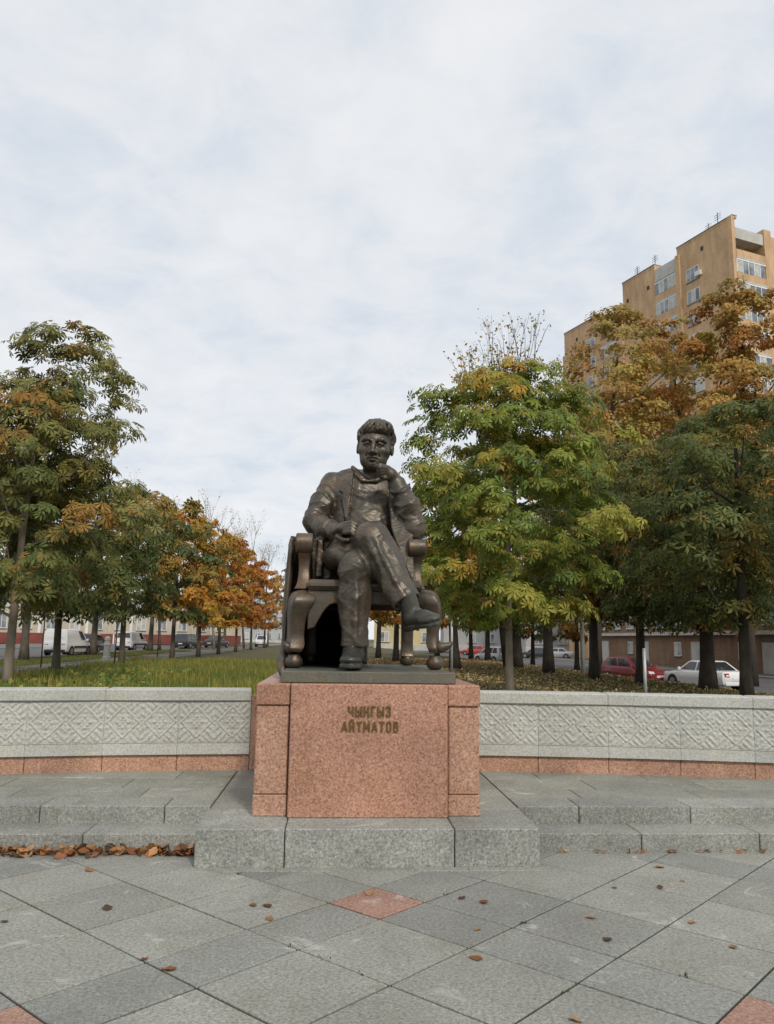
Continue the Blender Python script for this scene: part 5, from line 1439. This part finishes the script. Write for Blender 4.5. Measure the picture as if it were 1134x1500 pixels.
def make_car(name, label, kind, mat, loc, heading, cat='car', group=None):
    K = KIND[kind]; t = thing(name, label, cat, loc, heading, group)
    mb = MB(); rings = []
    st = np.array(K['st']); xs_ = np.concatenate([st[:, 0], (st[1:, 0] + st[:-1, 0]) / 2]); xs_.sort()
    for x in xs_:
        zb = np.interp(x, st[:, 0], st[:, 1]); zt_ = np.interp(x, st[:, 0], st[:, 2]); hw = np.interp(x, st[:, 0], st[:, 3]); zm = zb + .45 * (zt_ - zb)
        half = [(.80, zb), (.95, zb + .06), (1.0, zm), (.985, zt_ - .10), (.93, zt_ - .03), (.80, zt_)]
        ring = [(x, hw * a, z) for a, z in half] + [(x, -hw * a, z) for a, z in reversed(half)]
        rings.append(ring)
    mb.loft(rings)
    b0, b1, t0, t1, zb, zr_, hb, ht = K['cab']
    def cabin_pt(u, v, side):                     # u along, v up
        x = (b0 + (b1 - b0) * u) * (1 - v) + (t0 + (t1 - t0) * u) * v
        return Vector((x, side * (hb * (1 - v) + ht * v), zb - .04 + (zr_ - zb + .04) * v))
    cr = []
    for v in (0, .5, .85, .96, 1.0):
        sh = 1.0 if v < .96 else (.95 if v < 1 else .82); dz = 0
        cr.append([tuple(Vector((p.x * (1 if v < 1 else .96), p.y * sh, p.z))) for p in (cabin_pt(0, v, -1), cabin_pt(.33, v, -1), cabin_pt(.66, v, -1), cabin_pt(1, v, -1), cabin_pt(1, v, -.5), cabin_pt(1, v, .5), cabin_pt(1, v, 1), cabin_pt(.66, v, 1), cabin_pt(.33, v, 1), cabin_pt(0, v, 1), cabin_pt(0, v, .5), cabin_pt(0, v, -.5))])
    mb.loft(cr)
    body = mb.build('body', mat, t); soft(body, 38)
    def patch(nm, pts, m, par=t, th=.015):
        c = [Vector(p) for p in pts]; nrm = (c[1] - c[0]).cross(c[2] - c[0]).normalized(); ctr_ = sum(c, Vector()) / len(c)
        if nrm.dot(ctr_ - Vector((0, 0, .8))) < 0: nrm = -nrm
        n_ = len(c); V = [tuple(p + nrm * th) for p in c] + [tuple(p - nrm * .03) for p in c]
        F = [tuple(range(n_)), tuple(reversed(range(n_, 2 * n_)))] + [(i, (i + 1) % n_, (i + 1) % n_ + n_, i + n_) for i in range(n_)]
        return MB().add(V, F).build(nm, m, par)
    for side in (-1, 1):
        for (u0, u1) in K['side']:
            patch('side_window', [cabin_pt(u0, .14, side), cabin_pt(u1, .14, side), cabin_pt(u1 - .02, .86, side), cabin_pt(u0 + .02, .86, side)], M_CGL)
    patch('windscreen', [cabin_pt(1, .12, -.86), cabin_pt(1, .12, .86), cabin_pt(1, .90, .84), cabin_pt(1, .90, -.84)], M_CGL)
    if kind == 'van':
        for sg in (-1, 1): patch('rear_window', [cabin_pt(0, .30, sg * .12), cabin_pt(0, .30, sg * .8), cabin_pt(0, .85, sg * .8), cabin_pt(0, .85, sg * .12)], M_CGL if name != 'delivery_van' else mat)
        for sg in (-1, 1): patch('rub_strip', [(-1.0, sg * .885, .55), (1.0, sg * .885, .55), (1.0, sg * .885, .68), (-1.0, sg * .885, .68)], M_PLAS)
    else:
        patch('rear_window', [cabin_pt(0, .15, -.84), cabin_pt(0, .15, .84), cabin_pt(0, .88, .82), cabin_pt(0, .88, -.82)], M_CGL)
    xr, xf = st[0, 0], st[-1, 0]; zr0 = st[1, 2]; hw = st[1, 3]
    for sg in (-1, 1):
        patch('tail_light', [(xr + .02, sg * hw * .55, zr0 - .28), (xr + .02, sg * hw * .86, zr0 - .26), (xr + .06, sg * hw * .90, zr0 - .08), (xr + .04, sg * hw * .58, zr0 - .08)], M_LRED, th=.03)
        patch('headlight', [(xf - .02, sg * hw * .48, .62), (xf - .10, sg * hw * .86, .64), (xf - .16, sg * hw * .86, .77), (xf - .06, sg * hw * .50, .74)], M_LWH, th=.03)
        patch('wing_mirror', [(b1 - .30, sg * (hb + .02), zb + .03), (b1 - .30, sg * (hb + .17), zb + .05), (b1 - .30, sg * (hb + .17), zb + .17), (b1 - .30, sg * (hb + .02), zb + .15)], mat, th=.06)
    patch('number_plate', [(xr + .0, -.26, .52), (xr + .0, .26, .52), (xr + .0, .26, .64), (xr + .0, -.26, .64)], M_PLATE, th=.03)
    patch('number_plate', [(xf - .02, -.26, .42), (xf - .02, .26, .42), (xf - .02, .26, .54), (xf - .02, -.26, .54)], M_PLATE, th=.05)
    MB().box(xr - .03, xr + .12, -hw * .86, hw * .86, .26, .44, .03).build('bumper', M_PLAS if kind in ('van', 'suv') else mat, t)
    MB().box(xf - .14, xf + .02, -hw * .80, hw * .80, .24, .40, .03).build('bumper', M_PLAS if kind in ('van', 'suv') else mat, t)
    hwm = max(s_[3] for s_ in K['st'])
    for wx in K['wx']:
        for sg in (-1, 1):
            r_ = K['wr']; M = Matrix.Translation((wx, sg * (hwm - .10), r_)) @ Matrix.Rotation(PI / 2, 4, 'X')
            w = thing_part = MB().lathe([(r_ * .62, -.10), (r_ * .93, -.105), (r_, -.07), (r_, .07), (r_ * .93, .105), (r_ * .62, .10)], 20, M=M).build('wheel', M_TYRE, t, smooth=True)
            MB().lathe([(.02, -.108), (r_ * .60, -.103), (r_ * .62, .103), (.02, .108)], 14, M=M).build('rim', M_RIM, w)
            Ma = Matrix.Translation((wx, sg * (hwm - .055), r_ + .01)) @ Matrix.Rotation(PI / 2, 4, 'X')
            MB().lathe([(.05, -.055), (r_ * 1.14, -.055), (r_ * 1.14, .056), (.05, .056)], 20, M=Ma).build('wheel_arch', M_PLAS, t)
    return t
HL = math.atan2(1, RD); HR = math.atan2(1, RD2)
def on_street(px, Y, zoff=.016):
    x, y, z = gp(px, Y); return (x, y, tz(x, y) + zoff)
PK = 'cars along the left street'
make_car('delivery_van', 'white panel van without rear glass standing beside the thick verge trunk', 'van', M_CW, on_street(101, 56.5), HL - .12, 'van', PK)
make_car('parked_car', 'dark hatchback just beyond the nose of the white panel van', 'hatch', M_CD, on_street(136, 66), HL, 'car', PK)
make_car('parked_car', 'small boxy white car with dark rear window on the left street', 'van', M_CW, on_street(194, 80), HL - .18, 'car', PK)
make_car('parked_car', 'black car before the red base of the long building', 'suv', M_CD, on_street(276, 97), HL - .25, 'car', PK)
make_car('parked_car', 'black sedan farther along the street than the other black car', 'sedan', M_CD, on_street(318, 108), HL - .3, 'car', PK)
make_car('parked_car', 'white car far down the left street, seen head-on', 'suv', M_CW, on_street(384, 125), HL + PI, 'car', PK)
PR = 'cars along the right street'
make_car('parked_car', 'white sedan seen from the rear quarter behind the knobbly trunk', 'sedan', M_CW, on_street(1028, 43.0), HR + .24, 'car', PR)
make_car('parked_car', 'dark red hatchback parked ahead of the white sedan', 'hatch', M_CR, on_street(928, 47), HR + PI + .35, 'car', PR)
make_car('parked_car', 'silver estate car behind the slim pale chestnut trunk', 'suv', M_CS, on_street(722, 82), HR + .4, 'car', PR)
make_car('parked_car', 'bright red car far off between statue and pale trunk', 'hatch', paint('car_red', (.42, .03, .03)), on_street(694, 128), HR + 1.2, 'car', PR)
make_car('parked_car', 'grey car far off beyond the dark-trunked park tree', 'sedan', M_CS, on_street(815, 112), HR + 1.1, 'car', PR)
make_car('parked_car', 'black car far off beyond the dark-trunked park tree', 'sedan', M_CD, on_street(785, 112), HR + 1.1, 'car', PR)

# ================================================================== POSTS
M_STEEL = plain('galvanised_steel', (0.42, 0.43, 0.43), 0.5, .4); M_CPOLE = plain('concrete_pole', (0.40, 0.39, 0.36), 0.9)
b = gp(662, 30); t = thing('thin_post', 'thin pale metal post standing beside the chair leg', 'post', b)
MB().tube([(0, 0, -.1), (0, 0, hgt(662, 897, 30, b))], .045, 10).build('shaft', M_STEEL, t, smooth=True)
MB().lathe([(.05, hgt(662, 897, 30, b) - .02), (.05, hgt(662, 897, 30, b) + .03), (.02, hgt(662, 897, 30, b) + .05)], 10).build('cap', M_STEEL, t)
b = gp(853, 37); t = thing('lamp_post', 'pale concrete lamp post among the trunks left of the red car', 'lamp post', b)
MB().tube([(0, 0, -.1), (0, 0, 3.0), (0, 0, 8.2)], [.10, .09, .06], 12).build('shaft', M_CPOLE, t, smooth=True)
MB().tube([(0, 0, 8.15), (.3, .0, 8.5), (1.2, 0, 8.65)], .04, 8).build('arm', M_STEEL, t, smooth=True)
MB().box(1.1, 1.7, -.12, .12, 8.58, 8.7, .03).build('lamp_head', M_STEEL, t)
b = gp(943, 20); t = thing('steel_post', 'grey steel post just behind the wall, before the red car', 'post', b)
MB().tube([(0, 0, -.1), (0, 0, 1.28)], .042, 10).build('shaft', M_STEEL, t, smooth=True)
MB().lathe([(.046, 1.27), (.046, 1.30), (.02, 1.32)], 10).build('cap', M_STEEL, t)
b = gp(158, 45); t = thing('stepped_bollard', 'grey stepped stone bollard on the verge between the van and small white car', 'bollard', b)
MB().lathe([(.24, -.05), (.24, .25), (.19, .3), (.17, .85), (.20, .88), (.20, .98), (.15, 1.02), (.14, 1.16), (.17, 1.2), (.15, 1.32), (.06, 1.40)], 16).build('shaft', M_CPOLE, t)
MB().lathe([(.28, -.06), (.28, .12), (.25, .14)], 16).build('foot', M_CPOLE, t)
for i, (px, Y) in enumerate(((170, 34), (63, 36), (232, 44))):
    b = gp(px, Y); t = thing('tree_stake', ('thin dark stake beside the stepped grey bollard', 'thin dark stake before the white panel van', 'thin dark stake beyond the small white car')[i], 'stake', b, 0, 'stakes along the footpath')
    MB().tube([(0, 0, -.1), (.02, 0, 2.4)], .03, 8).build('shaft', M_BARK, t, smooth=True); MB().lathe([(.034, 2.36), (.034, 2.42)], 8, .02).build('cap', M_IRON, t)

# ================================================================== GRASS, BEDS, FALLEN LEAVES
def blades(name, label, cat, P, Hs, W, COL, r, mat=None, lean=.35):
    n = len(P); az = r.uniform(0, 2 * PI, n); d = np.stack([np.cos(az), np.sin(az), 0 * az], -1); s_ = np.stack([-d[:, 1], d[:, 0], 0 * az], -1)
    ln = r.uniform(.05, lean, n)[:, None] * Hs[:, None]; up = np.array([0, 0, 1.0])
    b0 = P - s_ * W[:, None] / 2; b1 = P + s_ * W[:, None] / 2
    m0 = P + up * Hs[:, None] * .6 + d * ln * .4; tip = P + up * Hs[:, None] + d * ln
    V = np.stack([b0, b1, m0 + s_ * W[:, None] * .4, tip, m0 - s_ * W[:, None] * .4], 1).reshape(-1, 3)
    F = (np.array([[0, 1, 2], [0, 2, 4], [4, 2, 3]])[None] + (np.arange(n) * 5)[:, None, None]).reshape(-1, 3)
    me = np_mesh(name, V, F); ca = me.color_attributes.new('Col', 'FLOAT_COLOR', 'POINT')
    cc = np.ones((n, 5, 4), np.float32); cc[:, :, :3] = COL[:, None, :]; ca.data.foreach_set('color', cc.ravel()); me.materials.append(mat or M_LEAF)
    o = link_mesh(name, me); return tag(o, label, cat, None, 'stuff')
r = np.random.default_rng(50)
def band(n, a0, a1, y0, y1, slope=RD):
    y = r.uniform(0, 1, n) ** .8 * (y1 - y0) + y0; a = r.uniform(a0, a1, n); x = a + slope * y
    return np.stack([x, y, terrain(x, y)], -1)
P = band(80000, -10.5, 1.0, 17, 44); cl = np.sin(P[:, 0] * 1.3) * np.cos(P[:, 1] * .9) + r.normal(size=len(P)) * .5
COL = np.where((cl > .55)[:, None], np.array([.30, .27, .06]), np.where((cl < -.95)[:, None], np.array([.22, .10, .05]), np.array([.18, .225, .06]))) * r.uniform(.7, 1.3, (len(P), 1))
blades('tall_grass', 'tall unmown grass with yellowing tips on the lawn behind the left wall', 'grass', P, r.uniform(.10, .36, len(P)) * (1 + .4 * np.clip(cl, -1, 1)), r.uniform(.012, .035, len(P)), COL, r)
P = band(30000, -18, -13.7, 12, 80); COL = np.array([.16, .17, .055]) * r.uniform(.7, 1.25, (len(P), 1))
blades('verge_grass', 'short mown grass on the verge between footpath and left street', 'grass', P, r.uniform(.05, .12, len(P)), r.uniform(.03, .06, len(P)), COL, r)
P = band(26000, 1.5, 18.3, 17, 48, RD2); COL = np.array([.12, .15, .045]) * r.uniform(.6, 1.25, (len(P), 1))
blades('lawn_grass', 'thin grass showing through dead leaves on the right lawn', 'grass', P, r.uniform(.04, .11, len(P)), r.uniform(.02, .05, len(P)), COL, r)
# broad-leaved bed plants behind the left wall
n = 2600; P = band(n, -9.8, -5.0, 17, 30); P[:, 2] += r.uniform(.06, .28, n)
COL = np.where((r.random(n) < .3)[:, None], np.array([.40, .34, .07]), np.array([.14, .21, .05])) * r.uniform(.7, 1.25, (n, 1))
me = scatter_leaves('bed_plants', T1, P, r.normal(size=(n, 3)) * .6 + [0, -.3, .8], r.uniform(.10, .24, n), COL, M_LEAF, r)
tag(link_mesh('bed_plants', me), 'broad-leaved yellow-green bed plants behind the left wall', 'plants', None, 'stuff')
# leaf litter under the right-hand trees
n = 70000; P = band(n, 0.5, 18.3, 15, 62, RD2); P[:, 2] += r.uniform(.01, .07, n)
pc = np.array([(.40, .27, .13), (.33, .22, .11), (.46, .34, .18), (.28, .19, .10), (.52, .40, .21)])
me = scatter_leaves('leaf_litter', T1, P, r.normal(size=(n, 3)) * .5 + [0, 0, 1], r.uniform(.06, .14, n), pc[r.integers(0, 5, n)] * r.uniform(.6, 1.1, (n, 1)), M_DEAD, r)
tag(link_mesh('leaf_litter', me), 'brown fallen leaves carpeting the lawn under the right-hand trees', 'leaves', None, 'stuff')
# a drift of dead leaves along the lower step
def curl_leaf(seed):
    q = random.Random(seed); V = []; nseg = 6
    for i in range(nseg + 1):
        t_ = i / nseg; w = math.sin(PI * t_ ** .85) * .30 * (1 + .15 * math.sin(i * 2.7 + seed)); z = .12 * (t_ - .5) ** 2 * q.uniform(.3, 2.0)
        c = q.uniform(.02, .12)
        V += [(t_ - .5, -w, z + c * w / .3), (t_ - .5, 0, z), (t_ - .5, w, z + c * w / .3 * q.uniform(.4, 1.3))]
    F = []
    for i in range(nseg):
        for j in range(2):
            a = i * 3 + j; F += [(a, a + 3, a + 1), (a + 1, a + 3, a + 4)]
    return np.array(V), np.array(F)
CL = [curl_leaf(s_) for s_ in range(5)]
deadc = np.array([(.30, .12, .045), (.24, .10, .045), (.36, .19, .08), (.18, .085, .04), (.42, .25, .12), (.13, .07, .04)])
n = 430
lx = -1.19 - np.abs(r.normal(0, 1, n)) * 0 - r.uniform(0, 1, n) * 4.2; ly = .405 - np.abs(r.normal(0, .045, n)) - .02; lz = .012 + r.uniform(0, .055, n) * np.exp(-(.40 - ly) / .07)
lx2 = r.uniform(1.3, 4.3, 46); ly2 = .395 - np.abs(r.normal(0, .025, 46)) - .01
A = np.array([m2w(x, y, z) for x, y, z in zip(np.concatenate([lx, lx2]), np.concatenate([ly, ly2]), np.concatenate([lz, np.full(46, .012)]))])
V = []; F = []; K = []; off = 0
nn = len(A); NNn = r.normal(size=(nn, 3)) * .55 + [0, -.1, 1]; 
for q in range(5):
    idx_ = np.arange(q, nn, 5)
    m_ = scatter_leaves('x', CL[q], A[idx_], NNn[idx_], r.uniform(.055, .11, len(idx_)) * np.where(idx_ < n, 1, .55), deadc[r.integers(0, 6, len(idx_))] * r.uniform(.7, 1.2, (len(idx_), 1)), M_DEAD, r)
    vv = np.empty(len(m_.vertices) * 3, np.float32); m_.vertices.foreach_get('co', vv); ff = np.empty(len(m_.loops), np.int32); m_.loops.foreach_get('vertex_index', ff)
    kk = np.empty(len(m_.vertices) * 4, np.float32); m_.color_attributes['Col'].data.foreach_get('color', kk)
    V.append(vv.reshape(-1, 3)); F.append(ff.reshape(-1, 3) + off); K.append(kk); off += len(m_.vertices); bpy.data.meshes.remove(m_)
me = np_mesh('leaf_drift', np.concatenate(V), np.concatenate(F)); ca = me.color_attributes.new('Col', 'FLOAT_COLOR', 'POINT'); ca.data.foreach_set('color', np.concatenate(K)); me.materials.append(M_DEAD)
tag(link_mesh('leaf_drift', me), 'drift of dry brown leaves against the foot of the steps', 'leaves', None, 'stuff')
# single leaves lying on the paving
spots = [(131, 1275, 1.0, 2), (157, 1330, 1.1, 5), (371, 1326, .8, 1), (392, 1327, 1.0, 3), (395, 1346, .8, 2), (247, 1420, .95, 0), (211, 1405, .55, 1), (6, 1350, .6, 5), (541, 1309, 1.05, 4), (677, 1315, .7, 5), (709, 1321, 1.0, 0),
         (890, 1376, .95, 5), (697, 1404, .9, 0), (866, 1344, .8, 4), (967, 1270, .9, 2), (967, 1300, .8, 5), (1013, 1351, .7, 4), (1074, 1387, .75, 2), (843, 1494, .8, 4), (768, 1351, .55, 5), (700, 1361, .6, 4), (1000, 1290, .5, 4), (900, 1300, .5, 3)]
LEAF_LAB = ['orange-brown leaf lying just clear of the leaf drift by the steps', 'blackish leaf on the slab in front of the leaf drift', 'small brown leaf lying beside a dark red-brown leaf',
    'dark red-brown leaf lying beside a small brown leaf', 'orange-brown leaf nearest to the brown and dark red-brown pair', 'rust-red leaf on the dark band, near a much smaller brown leaf', 'tiny brown leaf near the rust-red leaf on the dark band',
    'small blackish leaf far out from the leaf drift, alone on a light slab', 'pale tan leaf lying on the pink slab before the base', 'blackish leaf next to a rust-red leaf before the base block', 'rust-red leaf next to a blackish leaf before the base block',
    'large blackish leaf alone on a slab, pale tan leaf beyond it', 'lone rust-red leaf where a light slab meets the dark band', 'large pale tan leaf between the base corner and the large blackish leaf', 'orange-brown leaf a slab away from the leafless steps',
    'blackish leaf on the joint below the orange-brown leaf by the steps', 'small pale tan leaf on the slab between two long joints', 'orange-brown leaf out towards the far pink slab', 'pale tan leaf on the bare slabs farthest from the steps',
    'tiny blackish leaf beside the dark band', 'tiny pale tan leaf on the dark band before the base', 'tiny pale tan leaf close to the steps below the long wall', 'tiny dark red-brown leaf off the corner of the granite base']
var = {}
for i, (px, py, s_, ci) in enumerate(spots):
    p = ground_at(px, py, .004)
    key = (i % 5, ci)
    if key not in var: var[key] = scatter_leaves('fallen_leaf', CL[key[0]], np.zeros((1, 3)), np.array([[0, 0, 1.0]]), np.ones(1), deadc[ci:ci + 1] * 0.78, M_DEAD, r, np.array([[1.0, 0, 0]]))
    o = bpy.data.objects.new('fallen_leaf', var[key]); C.objects.link(o); o.location = tuple(p); o.scale = (s_ * .085,) * 3; o.rotation_euler = (r.uniform(-.12, .12), r.uniform(-.12, .12), r.uniform(0, 6.28))
    tag(o, LEAF_LAB[i], 'leaf', 'single leaves scattered on the paving')
# moss and tufts in the joints
n = 170; q = []
for k in range(n):
    u = r.integers(-12, 6); 
    uu = (u // 4) * 2.2 + br[u % 4]; v_ = r.uniform(-7, 3); a_, c_ = (uu, v_) if k % 2 else (v_, uu)
    p2 = UO + du * a_ + dv * c_
    if -5 < p2[0] < 5 and -4.8 < p2[1] < .2 and r.random() < .6: q.append(m2w(p2[0], p2[1], -.004))
q = np.array(q); q = np.repeat(q, 7, 0) + r.normal(size=(len(q) * 7, 3)) * [.014, .014, 0]
blades('joint_moss', 'tiny dark moss tufts in the joints of the paving', 'moss', q, r.uniform(.006, .018, len(q)), r.uniform(.005, .012, len(q)), np.array([.07, .085, .03]) * r.uniform(.5, 1.2, (len(q), 1)), r)
